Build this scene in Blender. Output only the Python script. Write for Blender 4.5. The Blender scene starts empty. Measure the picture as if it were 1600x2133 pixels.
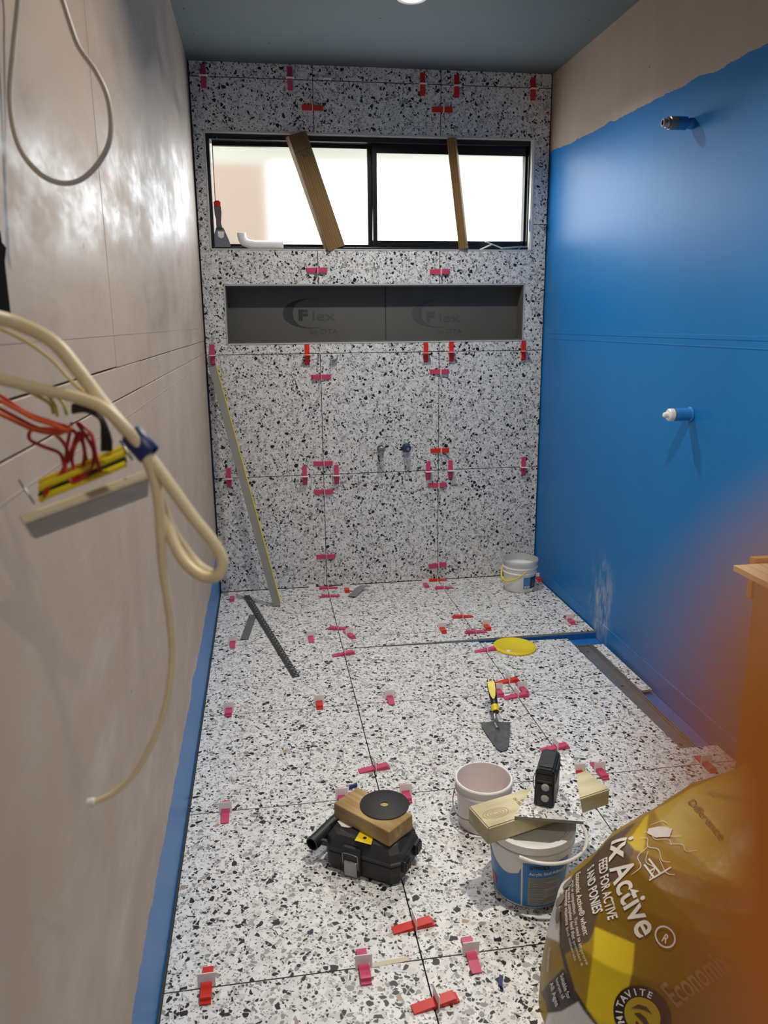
import bpy, bmesh, math, random
import numpy as np
from mathutils import Vector, Matrix, Euler
from mathutils.bvhtree import BVHTree

# ------------------------------------------------------------------ camera
SC = bpy.context.scene
COL = SC.collection
FPX = 1626.03
CAM = Vector((0.5849, -3.9496, 1.3622))
RM = Euler((1.332618, 0.009661, -0.153436), 'XYZ').to_matrix()
cd = bpy.data.cameras.new('camera'); cam = bpy.data.objects.new('camera', cd); COL.objects.link(cam)
cam.location = CAM; cam.rotation_euler = (1.332618, 0.009661, -0.153436)
cd.sensor_fit = 'HORIZONTAL'; cd.sensor_width = 36; cd.lens = FPX / 1600 * 36
cd.clip_start = 0.002; cd.clip_end = 60
cd.dof.use_dof = True; cd.dof.focus_distance = 2.6; cd.dof.aperture_fstop = 9.5
SC.camera = cam
SC.view_settings.view_transform = 'Standard'; SC.view_settings.look = 'None'
SC.view_settings.gamma = 1; SC.view_settings.use_curve_mapping = False
SC.view_settings.exposure = 0.35

# ------------------------------------------------------------------ sky and daylight
wd = bpy.data.worlds.new('sky'); SC.world = wd; wd.use_nodes = True
bg = wd.node_tree.nodes['Background']
bg.inputs[0].default_value = (0.92, 0.97, 1.0, 1); bg.inputs[1].default_value = 2.5
def area(name, loc, rot, sx, sy, power, color, spread=180, shape='RECTANGLE'):
    l = bpy.data.lights.new(name, 'AREA'); l.shape = shape; l.size = sx
    if shape == 'RECTANGLE': l.size_y = sy
    l.energy = power; l.color = color; l.spread = math.radians(spread)
    o = bpy.data.objects.new(name, l); COL.objects.link(o); o.location = loc; o.rotation_euler = rot
    return o
# daylight coming in through the frosted window
area('window_daylight', (1.16, 0.052, 1.955), (math.radians(-80), 0, 0), 1.45, 0.40, 5.5, (0.86, 0.93, 1.0))
LIGHTS = [(1.185, -0.805, 11, (1, .965, .90)), (1.20, -2.48, 15.5, (1, .92, .80)), (1.1, -4.4, 8, (1, .93, .82))]

# ------------------------------------------------------------------ helpers
R = math.radians
def ray(px, py):
    return (RM @ Vector(((px - 800) / FPX, -(py - 1066.5) / FPX, -1)))
def on(px, py, ax, val):
    d = ray(px, py); return CAM + d * ((val - CAM[ax]) / d[ax])
def fp(px, py, z=0.0): return on(px, py, 2, z)
def bp(px, py, y=0.0): return on(px, py, 1, y)
def at(px, py, d): return CAM + ray(px, py) * d
def proj(w):
    v = RM.transposed() @ (Vector(w) - CAM)
    return (800 + FPX * v.x / -v.z, 1066.5 - FPX * v.y / -v.z)
def S(r, g, b):
    f = lambda c: (c / 12.92 if c <= .04045 else ((c + .055) / 1.055) ** 2.4)
    return (f(r / 255), f(g / 255), f(b / 255), 1)

def tag(o, label=None, cat=None, group=None, kind=None):
    for k, v in (('label', label), ('category', cat), ('group', group), ('kind', kind)):
        if v: o[k] = v
    return o
def empty(name, loc=(0, 0, 0), label=None, cat=None, group=None, mat=None, kind=None):
    o = bpy.data.objects.new(name, None); COL.objects.link(o); o.empty_display_size = .05
    if mat is not None: o.matrix_world = mat
    else: o.location = loc
    return tag(o, label, cat, group, kind)
def obj(name, bm, mats, parent=None, smooth=False, loc=None):
    if isinstance(bm, bmesh.types.BMesh):
        me = bpy.data.meshes.new(name); bmesh.ops.recalc_face_normals(bm, faces=bm.faces[:]); bm.to_mesh(me); bm.free()
    else: me = bm
    if not isinstance(mats, (list, tuple)): mats = [mats]
    if len(me.materials) == 0:
        for m in mats: me.materials.append(m)
    if smooth:
        me.shade_smooth()
        try: me.set_sharp_from_angle(angle=R(38))
        except Exception: pass
    o = bpy.data.objects.new(name, me); COL.objects.link(o)
    if loc is not None: o.location = loc
    if parent is not None: o.parent = parent
    return o
def B(): return bmesh.new()
def box(bm, c, s, rot=None, mi=0, bevel=0):
    r = bmesh.ops.create_cube(bm, size=1)
    M = Matrix.Translation(c) @ (rot.to_4x4() if rot is not None else Matrix()) @ Matrix.Diagonal((s[0], s[1], s[2], 1))
    bmesh.ops.transform(bm, matrix=M, verts=r['verts'])
    fs = set(f for v in r['verts'] for f in v.link_faces)
    for f in fs: f.material_index = mi
    if bevel:
        es = list(set(e for v in r['verts'] for e in v.link_edges))
        bmesh.ops.bevel(bm, geom=es, offset=bevel, segments=2, affect='EDGES', profile=.5, clamp_overlap=True, material=-1)
    return bm
def boxr(bm, x0, x1, y0, y1, z0, z1, mi=0, bevel=0):
    return box(bm, ((x0 + x1) / 2, (y0 + y1) / 2, (z0 + z1) / 2), (abs(x1 - x0), abs(y1 - y0), abs(z1 - z0)), None, mi, bevel)
def frame_from(z, x):
    z = Vector(z).normalized(); x = Vector(x); x = (x - z * x.dot(z)).normalized(); y = z.cross(x)
    return Matrix((x, y, z)).transposed()
def beam(bm, p0, p1, w, t, wd, bevel=0, mi=0):
    p0 = Vector(p0); p1 = Vector(p1); m = frame_from(p1 - p0, wd)
    return box(bm, (p0 + p1) / 2, (w, t, (p1 - p0).length), m, mi, bevel)
def lathe(bm, prof, n=40, c=(0, 0, 0), mi=0, m=None, close=False):
    rings = []
    for r, z in prof:
        if r < 1e-6: rings.append([bm.verts.new(Vector(c) + (m @ Vector((0, 0, z)) if m else Vector((0, 0, z))))])
        else:
            ring = []
            for i in range(n):
                a = 2 * math.pi * i / n; v = Vector((r * math.cos(a), r * math.sin(a), z))
                ring.append(bm.verts.new(Vector(c) + (m @ v if m else v)))
            rings.append(ring)
    pr = list(zip(rings, rings[1:]))
    if close: pr.append((rings[-1], rings[0]))
    for a, b in pr:
        for i in range(n):
            j = (i + 1) % n
            if len(a) == 1 and len(b) == 1: continue
            if len(a) == 1: f = bm.faces.new((a[0], b[i], b[j]))
            elif len(b) == 1: f = bm.faces.new((a[i], a[j], b[0]))
            else: f = bm.faces.new((a[i], a[j], b[j], b[i]))
            f.material_index = mi; f.smooth = True
    return bm
def smooth_path(pts, n=8):
    pts = [Vector(p) for p in pts]; P = [pts[0] * 2 - pts[1]] + pts + [pts[-1] * 2 - pts[-2]]; out = []
    for i in range(1, len(P) - 2):
        a, b, c, d = P[i - 1:i + 3]
        for k in range(n):
            t = k / n
            out.append(.5 * ((2 * b) + (c - a) * t + (2 * a - 5 * b + 4 * c - d) * t * t + (3 * b - a - 3 * c + d) * t ** 3))
    out.append(pts[-1]); return out
def tube(bm, pts, r, n=10, mi=0, sm=8, flat=1.0, nrm=(0, 1, 0)):
    p = smooth_path(pts, sm) if sm else [Vector(q) for q in pts]
    rr = r if callable(r) else (lambda t: r)
    prev = None; up = Vector(nrm)
    rings = []
    for i, q in enumerate(p):
        t = (p[min(i + 1, len(p) - 1)] - p[max(i - 1, 0)]).normalized()
        u = up - t * up.dot(t)
        if u.length < 1e-4: u = t.orthogonal()
        u.normalize(); up = u; v = t.cross(u); k = rr(i / (len(p) - 1))
        rings.append([bm.verts.new(q + (u * math.cos(a) * flat + v * math.sin(a)) * k) for a in [2 * math.pi * j / n for j in range(n)]])
    for a, b in zip(rings, rings[1:]):
        for j in range(n):
            f = bm.faces.new((a[j], a[(j + 1) % n], b[(j + 1) % n], b[j])); f.material_index = mi; f.smooth = True
    for rg in (rings[0], rings[-1]):
        f = bm.faces.new(rg); f.material_index = mi
    return bm
def prism(bm, poly, d, mi=0):
    """poly: list of 3D points (planar), extruded by vector d"""
    a = [bm.verts.new(Vector(p)) for p in poly]; b = [bm.verts.new(Vector(p) + Vector(d)) for p in poly]
    n = len(a)
    fs = [bm.faces.new(a[::-1]), bm.faces.new(b)] + [bm.faces.new((a[i], a[(i + 1) % n], b[(i + 1) % n], b[i])) for i in range(n)]
    for f in fs: f.material_index = mi
    return bm
def text_mesh(body, size, bold=0.0, align='LEFT', spacing=1.0, shear=0.0):
    cu = bpy.data.curves.new('txt', 'FONT'); cu.body = body; cu.size = size; cu.offset = bold * size
    cu.align_x = align; cu.resolution_u = 3; cu.space_character = spacing; cu.shear = shear
    o = bpy.data.objects.new('txt', cu); COL.objects.link(o)
    bpy.context.view_layer.update()
    me = bpy.data.meshes.new_from_object(o.evaluated_get(bpy.context.evaluated_depsgraph_get()))
    bpy.data.objects.remove(o); bpy.data.curves.remove(cu)
    bm = bmesh.new(); bm.from_mesh(me); bpy.data.meshes.remove(me)
    return bm
def map_bm(bm, fn, sub=0.0):
    if sub:
        for _ in range(5):
            es = [e for e in bm.edges if e.calc_length() > sub]
            if not es: break
            bmesh.ops.subdivide_edges(bm, edges=es, cuts=1)
            bmesh.ops.triangulate(bm, faces=[f for f in bm.faces if len(f.verts) > 4])
    for v in bm.verts: v.co = fn(v.co.x, v.co.y)
    return bm

# ------------------------------------------------------------------ materials
class NT:
    def __init__(s, name):
        s.m = bpy.data.materials.new(name); s.m.use_nodes = True; s.t = s.m.node_tree
        s.p = s.t.nodes['Principled BSDF']
    def n(s, typ, **kw):
        nd = s.t.nodes.new(typ)
        for k, v in kw.items(): setattr(nd, k, v)
        return nd
    def l(s, a, b): s.t.links.new(a, b)
    def val(s, x, sock):
        if hasattr(x, 'is_linked'): s.l(x, sock)
        else: sock.default_value = x
    def math(s, op, a, b=0.0, c=0.0, clamp=False):
        nd = s.n('ShaderNodeMath', operation=op, use_clamp=clamp)
        for x, i in ((a, 0), (b, 1), (c, 2)): s.val(x, nd.inputs[i])
        return nd.outputs[0]
    def mix(s, f, a, b):
        nd = s.n('ShaderNodeMix', data_type='RGBA')
        s.val(f, nd.inputs[0]); s.val(a, nd.inputs[6]); s.val(b, nd.inputs[7]); return nd.outputs[2]
    def noise(s, co, scale, detail=3, rough=.5, dim='3D'):
        nd = s.n('ShaderNodeTexNoise', noise_dimensions=dim); s.l(co, nd.inputs['Vector'])
        nd.inputs['Scale'].default_value = scale; nd.inputs['Detail'].default_value = detail; nd.inputs['Roughness'].default_value = rough
        return nd.outputs['Fac']
    def map(s, co, sc=(1, 1, 1), loc=(0, 0, 0), rot=(0, 0, 0)):
        nd = s.n('ShaderNodeMapping'); s.l(co, nd.inputs['Vector'])
        nd.inputs['Scale'].default_value = sc; nd.inputs['Location'].default_value = loc; nd.inputs['Rotation'].default_value = rot
        return nd.outputs[0]
    def ramp(s, f, lo, hi):
        nd = s.n('ShaderNodeMapRange'); s.val(f, nd.inputs[0]); nd.inputs[1].default_value = lo; nd.inputs[2].default_value = hi
        return nd.outputs[0]
    def co(s, w='Object'): return s.n('ShaderNodeTexCoord').outputs[w]
    def pos(s): return s.n('ShaderNodeNewGeometry').outputs['Position']
    def xyz(s, v):
        nd = s.n('ShaderNodeSeparateXYZ'); s.l(v, nd.inputs[0]); return nd.outputs
    def base(s, c): s.val(c, s.p.inputs['Base Color'])
    def bump(s, h, d=.002, st=.5):
        nd = s.n('ShaderNodeBump'); s.l(h, nd.inputs['Height']); nd.inputs['Distance'].default_value = d; nd.inputs['Strength'].default_value = st
        s.l(nd.outputs[0], s.p.inputs['Normal'])
def plain(name, col, rough=.5, metal=0.0, spec=.5, var=.12, vscale=30, trans=0.0, bump=0.0, bscale=200):
    t = NT(name); c = t.co()
    n = t.noise(c, vscale, 4, .6)
    dark = tuple(x * (1 - var) for x in col[:3]) + (1,); lite = tuple(min(1, x * (1 + var)) for x in col[:3]) + (1,)
    t.base(t.mix(n, dark, lite)); t.p.inputs['Roughness'].default_value = rough; t.p.inputs['Metallic'].default_value = metal
    t.p.inputs['Specular IOR Level'].default_value = spec
    if trans: t.p.inputs['Transmission Weight'].default_value = trans
    if bump: t.bump(t.noise(c, bscale, 3), bump, .5)
    return t.m

def terrazzo():
    t = NT('terrazzo'); c = t.co()
    rnd = t.n('ShaderNodeObjectInfo').outputs['Random']
    cmb = t.n('ShaderNodeCombineXYZ'); t.l(t.math('MULTIPLY', rnd, 37.0), cmb.inputs[0]); t.l(t.math('MULTIPLY', rnd, 91.0), cmb.inputs[1])
    add = t.n('ShaderNodeVectorMath', operation='ADD'); t.l(c, add.inputs[0]); t.l(cmb.outputs[0], add.inputs[1])
    nz = t.n('ShaderNodeTexNoise', noise_dimensions='2D'); t.l(add.outputs[0], nz.inputs['Vector']); nz.inputs['Scale'].default_value = 38; nz.inputs['Detail'].default_value = 1.5
    sub = t.n('ShaderNodeVectorMath', operation='SUBTRACT'); t.l(nz.outputs['Color'], sub.inputs[0]); sub.inputs[1].default_value = (.5, .5, .5)
    sca = t.n('ShaderNodeVectorMath', operation='SCALE'); t.l(sub.outputs[0], sca.inputs[0]); sca.inputs['Scale'].default_value = .013
    ad2 = t.n('ShaderNodeVectorMath', operation='ADD'); t.l(add.outputs[0], ad2.inputs[0]); t.l(sca.outputs[0], ad2.inputs[1])
    P = ad2.outputs[0]
    def layer(scale, rot, sel, tmin, tvar, rmax):
        m = t.map(P, (1, 1, 1), (scale * .013, scale * .007, 0), (0, 0, rot))
        v = t.n('ShaderNodeTexVoronoi', voronoi_dimensions='2D'); t.l(m, v.inputs['Vector']); v.inputs['Scale'].default_value = scale
        e = t.n('ShaderNodeTexVoronoi', voronoi_dimensions='2D', feature='DISTANCE_TO_EDGE'); t.l(m, e.inputs['Vector']); e.inputs['Scale'].default_value = scale
        sp = t.n('ShaderNodeSeparateColor'); t.l(v.outputs['Color'], sp.inputs[0])
        pick = t.math('LESS_THAN', sp.outputs[0], sel)
        thr = t.math('MULTIPLY_ADD', sp.outputs[2], tvar, tmin)
        ed = t.math('GREATER_THAN', e.outputs['Distance'], thr)
        rr = t.math('LESS_THAN', v.outputs['Distance'], rmax)
        return t.math('MULTIPLY', t.math('MULTIPLY', pick, ed), rr), sp.outputs[1], sp.outputs[2]
    def cr(f, stops):
        r = t.n('ShaderNodeValToRGB'); t.l(f, r.inputs[0]); el = r.color_ramp; el.interpolation = 'CONSTANT'
        el.elements[0].position = 0; el.elements[0].color = stops[0][1]; el.elements[1].position = stops[1][0]; el.elements[1].color = stops[1][1]
        for p_, c_ in stops[2:]:
            e_ = el.elements.new(p_); e_.color = c_
        return r.outputs[0]
    g = lambda v, a=0, b_=0: (v + a, v, v + b_, 1)
    m0, h0, _ = layer(62, .3, 2, .02, .05, 2)
    base = cr(h0, [(0, g(.66)), (.25, g(.74, .0, -.01)), (.5, g(.59, .01, -.02)), (.60, g(.78)), (.85, g(.69, .015, -.01))])
    col = t.mix(m0, g(.70), base)
    m3, h3, _ = layer(280, .9, .16, .05, .12, .6)
    col = t.mix(m3, col, cr(h3, [(0, g(.05)), (.4, g(.2)), (.7, g(.36))]))
    m2, h2, _ = layer(132, 1.7, .25, .05, .15, .55)
    col = t.mix(m2, col, cr(h2, [(0, g(.018)), (.34, g(.10)), (.5, g(.30)), (.75, g(.42)), (.95, (.38, .3, .24, 1))]))
    m4, h4, _ = layer(90, 2.2, .17, .04, .14, .6)
    col = t.mix(m4, col, cr(h4, [(0, g(.018)), (.45, g(.28)), (.75, g(.40, .01, -.01))]))
    m1, h1, _ = layer(58, .7, .10, .05, .18, .55)
    col = t.mix(m1, col, cr(h1, [(0, g(.016)), (.50, g(.26)), (.72, g(.36)), (.93, (.36, .26, .19, 1))]))
    t.base(col); t.p.inputs['Roughness'].default_value = .33; t.p.inputs['Specular IOR Level'].default_value = .38
    return t.m

def board(name, blue_low=None, blue_high=None):
    """fibre cement sheet, with blue waterproofing painted on part of it"""
    t = NT(name); p = t.pos(); x, y, z = t.xyz(p)
    st = t.noise(t.map(p, (1, .7, .6)), 2.6, 5, .55)
    st2 = t.noise(t.map(p, (1, 2.2, 1.0)), 3.0, 5, .6)
    fine = t.noise(p, 60, 3)
    c = t.mix(st, S(160, 139, 124), S(186, 168, 152))
    c = t.mix(t.math('MULTIPLY', t.ramp(st2, .45, .8), .35), c, S(196, 184, 170))
    scr = t.n('ShaderNodeTexVoronoi'); t.l(p, scr.inputs['Vector']); scr.inputs['Scale'].default_value = 6
    dot = t.math('LESS_THAN', scr.outputs['Distance'], .028)
    c = t.mix(t.math('MULTIPLY', dot, .7), c, S(100, 86, 76))
    rough = t.math('MULTIPLY_ADD', t.ramp(t.noise(t.map(p, (1, .5, 1.2)), 3.4, 8, .72), .42, .62), -.30, .60)
    b1 = t.noise(p, 4, 3); b2 = t.noise(t.map(p, (1, 1.6, .5)), 2.2, 4, .6)
    blue = t.mix(b2, (.004, .145, .43, 1), (.010, .195, .53, 1))
    mask = None
    if blue_low is not None:
        h = t.math('MULTIPLY_ADD', t.noise(t.map(p, (0, 1, 0)), 2.2, 4, .6), .15, blue_low)
        mask = t.math('MAXIMUM', t.math('LESS_THAN', z, h), t.math('MULTIPLY', t.math('GREATER_THAN', y, -.018), t.math('LESS_THAN', z, 1.15)))
    if blue_high is not None:
        h = t.math('MULTIPLY_ADD', t.noise(t.map(p, (0, 1, 0)), 5, 6, .65), .06, t.math('MULTIPLY_ADD', y, .028, blue_high))
        mask = t.math('LESS_THAN', z, h)
        # scuffs of white adhesive and pale scrape marks
        sn = t.noise(t.map(p, (1, 9, 3)), 2.2, 5, .7)
        spot = t.n('ShaderNodeVectorMath', operation='DISTANCE')
        mp = t.map(p, (0, 1, .55)); t.l(mp, spot.inputs[0]); spot.inputs[1].default_value = (0, -.86, .075)
        near = t.ramp(spot.outputs['Value'], .15, .02)
        sc = t.math('MULTIPLY', t.ramp(sn, .44, .62), near)
        wide = t.math('MULTIPLY', t.math('MULTIPLY', t.ramp(t.noise(t.map(p, (1, 6, 2)), 3.0, 5, .7), .66, .78), t.ramp(z, 1.3, .4)), .28)
        blue = t.mix(t.math('MAXIMUM', sc, wide), blue, S(176, 182, 186))
        t.l(t.math('MULTIPLY_ADD', mask, -.10, .52), t.p.inputs['Roughness'])
    else:
        t.l(t.mix(mask, rough, (.4, .4, .4, 1)) if mask is not None else rough, t.p.inputs['Roughness'])
    if mask is not None: c = t.mix(mask, c, blue)
    t.base(c); t.p.inputs['Specular IOR Level'].default_value = .45 if blue_high is None else .32
    t.bump(t.math('ADD', t.math('MULTIPLY', t.noise(t.map(p, (1, .18, .6)), 9, 5), .40), t.math('MULTIPLY', fine, .12)), .004, .35)
    return t.m

def timber(name, c0, c1, axis=2, sc=1.0):
    t = NT(name); c = t.co()
    s = [22, 22, 22]; s[axis] = 1.4
    n = t.noise(t.map(c, tuple(s)), 2.2 * sc, 4, .6)
    w = t.n('ShaderNodeTexWave'); t.l(t.map(c, tuple(v / 12 for v in s)), w.inputs['Vector']); w.inputs['Scale'].default_value = 14 * sc; w.inputs['Distortion'].default_value = 5; w.inputs['Detail'].default_value = 3
    f = t.math('MULTIPLY_ADD', w.outputs['Fac'], .4, t.math('MULTIPLY', n, .6))
    t.base(t.mix(t.ramp(f, .2, .8), c0, c1)); t.p.inputs['Roughness'].default_value = .68; t.p.inputs['Specular IOR Level'].default_value = .25
    t.bump(f, .001, .4)
    return t.m

M_TER = terrazzo()
M_BODY = plain('tile_body', S(150, 143, 132), .8)
M_SUB = plain('waterproof_membrane', (.012, .13, .40, 1), .5, var=.25)
M_BED = plain('dark_bed', (.05, .05, .052, 1), .9)
M_LEFT = board('left_board', blue_low=.145)
M_RIGHT = board('right_board', blue_high=2.13)
M_CEIL = plain('ceiling_board', (.105, .128, .135, 1), .75, var=.05, vscale=3)
M_PINK = plain('pink_plastic', (.54, .055, .135, 1), .35, var=.08)
M_RED = plain('red_plastic', (.60, .022, .012, 1), .35, var=.08)
def clip_white():
    t = NT('white_clip_plastic'); t.base((.86, .84, .80, 1)); t.p.inputs['Roughness'].default_value = .4
    t.p.inputs['Subsurface Weight'].default_value = .0
    return t.m
M_CLIP = plain('white_clip_plastic', (.84, .82, .78, 1), .4, var=.04)
M_BLACKM = plain('black_frame', (.008, .008, .009, 1), .28, var=.2)
M_TRIM = plain('pale_trim', (.62, .62, .60, 1), .35, metal=.3, var=.1)
M_STEEL = plain('steel', (.36, .36, .36, 1), .36, metal=.85, var=.25, vscale=60)
M_ALU = plain('grey_aluminium', (.30, .295, .27, 1), .45, metal=.3, var=.08)
M_YEL = plain('yellow_plastic', (.75, .58, .012, 1), .4, var=.05)
M_WHITE = plain('white_plastic', (.78, .77, .74, 1), .38, var=.05)
M_CLEAR = plain('clear_plastic', (.74, .76, .76, 1), .22, var=.04, trans=.55)
M_BLACK = plain('black_plastic', (.012, .0122, .0125, 1), .42, var=.5, vscale=40, bump=.0006, bscale=500)
M_BLACKD = plain('dusty_black_plastic', (.022, .022, .022, 1), .55, var=.7, vscale=25)
M_BLUEL = plain('blue_label', (.03, .19, .50, 1), .4, var=.05)
M_NAVY = plain('navy_tape', (.008, .02, .14, 1), .4, var=.2)
M_GREYL = plain('grey_label', (.30, .30, .27, 1), .6, var=.1)
M_CREAM = plain('cream_cable', (.72, .60, .37, 1), .42, var=.06, vscale=12)
M_CABLEW = plain('white_cable', (.55, .49, .42, 1), .45, var=.05)
M_BRASS = plain('dull_brass', (.30, .27, .22, 1), .4, metal=.7, var=.3)
M_BLUEP = plain('blue_painted_pipe', (.02, .20, .55, 1), .4)

# ------------------------------------------------------------------ the room
XL, XR, ZC, YF = 0.3155, 2.0266, 2.510, -5.4
XA, XB = 0.8743, 1.4773
ROWS = [0.0, 0.6055, 1.2160, 1.8294, 2.4456, 2.510]
YJ = [0.0, -0.110, -0.7130, -1.3429, -1.9226, -2.5412, -3.1442, -3.7472, -4.3502, -4.9532, -5.39]
GAP = .0017
TK = .009
WIN = (.3715, 1.9485, 1.7065, 2.2205)
NIC = (.4245, 1.9165, 1.2660, 1.5430)

def zf(x, y):
    """height of the tile surface: the shower end falls gently to the strip drain"""
    if y > -.832 or y < -1.92: return 0.0
    return -.020 * min(1, max(0, (x - 1.03) / .85)) * min(1, max(0, (y + 1.925) / .9))
def fz(px, py, up=0.0):
    p = fp(px, py, up)
    for _ in range(3): p = fp(px, py, up + zf(p.x, p.y))
    return p

def tile(name, rects, parent, place, depth=TK, zs=None, gap=GAP):
    """one tile: union of rectangles in plane coords, own origin at its centre; place(u,v,w)->world basis matrix"""
    us = sorted(set([r[0] for r in rects] + [r[1] for r in rects])); vs = sorted(set([r[2] for r in rects] + [r[3] for r in rects]))
    cu, cv = (us[0] + us[-1]) / 2, (vs[0] + vs[-1]) / 2
    ins = lambda i, j: 0 <= i < len(us) - 1 and 0 <= j < len(vs) - 1 and any(r[0] <= (us[i] + us[i + 1]) / 2 <= r[1] and r[2] <= (vs[j] + vs[j + 1]) / 2 <= r[3] for r in rects)
    bm = B(); top = {}; bot = {}
    def V(d, i, j, w):
        if (i, j) not in d: d[(i, j)] = bm.verts.new((us[i] - cu, vs[j] - cv, w + (zs(us[i], vs[j]) if zs else 0)))
        return d[(i, j)]
    for i in range(len(us) - 1):
        for j in range(len(vs) - 1):
            if not ins(i, j): continue
            bm.faces.new((V(top, i, j, 0), V(top, i + 1, j, 0), V(top, i + 1, j + 1, 0), V(top, i, j + 1, 0)))
            f = bm.faces.new((V(bot, i, j + 1, -depth), V(bot, i + 1, j + 1, -depth), V(bot, i + 1, j, -depth), V(bot, i, j, -depth))); f.material_index = 1
            for (a, b, ni, nj) in (((i, j), (i + 1, j), i, j - 1), ((i + 1, j), (i + 1, j + 1), i + 1, j), ((i + 1, j + 1), (i, j + 1), i, j + 1), ((i, j + 1), (i, j), i - 1, j)):
                if not ins(ni, nj):
                    f = bm.faces.new((V(top, *a, 0), V(bot, *a, -depth), V(bot, *b, -depth), V(top, *b, 0))); f.material_index = 1
    o = obj(name, bm, [M_TER, M_BODY], parent)
    o.matrix_world = place(cu, cv)
    return o
floor_place = lambda u, v: Matrix.Translation((u, v, 0))
wall_place = lambda u, v: Matrix.Translation((u, 0, v)) @ Matrix.Rotation(R(90), 4, 'X')

# floor
bm = B(); D = .010
boxr(bm, XL - .12, XR + .12, YF, .12, -.14, -.050)
boxr(bm, XL - .12, XR + .12, -.8312, .12, -.050, -.0095)
boxr(bm, XL - .12, XR + .12, YF, -1.905, -.050, -.0095)
boxr(bm, XL - .12, 1.02, -1.905, -.834, -.050, -.0095)
boxr(bm, 1.02, XR + .12, -1.905, -.834, -.050, -.036, 1)
boxr(bm, 1.10, XR + .01, -.8334, -.8305, -.050, -.0092, 1)
floor = tag(obj('floor', bm, [M_BED, M_SUB]), kind='structure')
g = GAP
def ft(x0, x1, y0, y1, **k): tile('tile', [(x0 + g, x1 - g, y0 + g, y1 - g)], floor, floor_place, zs=zf, **k)
for j in range(len(YJ) - 1):
    y1, y0 = YJ[j], YJ[j + 1]
    ft(.3215, XA, y0, y1)
    if j < 2:
        ft(XA, XB, y0, y1); ft(XB, 2.018, y0, y1)
    elif j == 2:            # cut strip up to the step, then the shower tiles
        ft(XA, XB, -.832, y1); ft(XB, 2.018, -.832, y1)
        ft(XA, XB, y0, -.8335); ft(XB, 1.8835, y0, -.850)
    elif j == 3:
        ft(XA, XB, y0, y1)
        tile('tile', [(XB + g, 1.8835, y0 + g, y1 - g), (1.8835, 2.012, y0 + g, -1.822)], floor, floor_place, zs=zf)
    else:
        ft(XA, XB, y0, y1); ft(XB, 2.018, y0, y1)
tile('tile', [(1.962, 2.008, -1.388, -.945)], floor, floor_place, zs=lambda x, y: -.016)
# dried adhesive along one joint of the floor
a, b = fp(775, 2011), fp(852, 1997)
bm = B(); beam(bm, a, b, .012, .0016, (0, 1, 0)); obj('adhesive_smear', bm, plain('dried_adhesive', (.62, .55, .42, 1), .8), floor)
# back wall
bm = B()
xs = [XL - .12, WIN[0], NIC[0], NIC[1], WIN[1], XR + .12]; zs_ = [-.14, NIC[2], NIC[3], WIN[2], WIN[3], ZC + .1]
for i in range(5):
    for j in range(5):
        x = (xs[i] + xs[i + 1]) / 2; z = (zs_[j] + zs_[j + 1]) / 2
        if WIN[0] < x < WIN[1] and WIN[2] < z < WIN[3]: continue
        if NIC[0] < x < NIC[1] and NIC[2] < z < NIC[3]: boxr(bm, xs[i], xs[i + 1], .105, .14, zs_[j], zs_[j + 1]); continue
        boxr(bm, xs[i], xs[i + 1], .0095, .14, zs_[j], zs_[j + 1])
wall_back = tag(obj('wall_back', bm, M_BED), kind='structure')
def minus(rects, h):
    out = []
    for (a, b, c, d) in rects:
        if h[0] >= b or h[1] <= a or h[2] >= d or h[3] <= c: out.append((a, b, c, d)); continue
        for q in ((a, h[0], c, d), (h[1], b, c, d), (max(a, h[0]), min(b, h[1]), c, h[2]), (max(a, h[0]), min(b, h[1]), h[3], d)):
            if q[1] - q[0] > .004 and q[3] - q[2] > .004: out.append(q)
    return out
def comps(rs):
    rs = rs[:]; out = []
    while rs:
        grp = [rs.pop()]; ch = True
        while ch:
            ch = False
            for r in rs[:]:
                for q in grp:
                    ox = min(r[1], q[1]) - max(r[0], q[0]); oz = min(r[3], q[3]) - max(r[2], q[2])
                    if ox > -1e-5 and oz > -1e-5 and (ox > .003 or oz > .003):
                        grp.append(r); rs.remove(r); ch = True; break
        out.append(grp)
    return out
cols = [(.3215, XA), (XA, XB), (XB, 2.0215)]
for (x0, x1) in cols:
    for j in range(5):
        rs = [(x0 + g, x1 - g, ROWS[j] + g + (.002 if j == 0 else 0), ROWS[j + 1] - g)]
        for h in (WIN, NIC): rs = minus(rs, (h[0] - .004, h[1] + .004, h[2] - .004, h[3] + .004))
        for c in comps(rs): tile('tile', c, wall_back, wall_place)
# niche lining
n0, n1, nz0, nz1 = NIC
M_NICHE = plain('grey_foam_board', (.095, .093, .082, 1), .7, var=.18, vscale=5)
M_NICHED = plain('dark_print', (.030, .030, .032, 1), .7)
bm = B(); xm = bp(803, 650, .085).x
boxr(bm, n0, xm - .003, .083, .105, nz0, nz1); obj('niche_panel', bm, M_NICHE, wall_back)
bm = B(); boxr(bm, xm + .003, n1, .083, .105, nz0, nz1); obj('niche_panel', bm, M_NICHE, wall_back)
bm = B(); boxr(bm, xm - .003, xm + .003, .086, .105, nz0, nz1); obj('niche_seam', bm, M_BED, wall_back)
for (a, b, c, d) in ((n0, n0 + .008, nz0, nz1), (n1 - .008, n1, nz0, nz1), (n0, n1, nz0, nz0 + .008), (n0, n1, nz1 - .008, nz1)):
    bm = B(); boxr(bm, a, b, .002, .105, c, d); obj('niche_reveal', bm, M_NICHE, wall_back)
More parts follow.
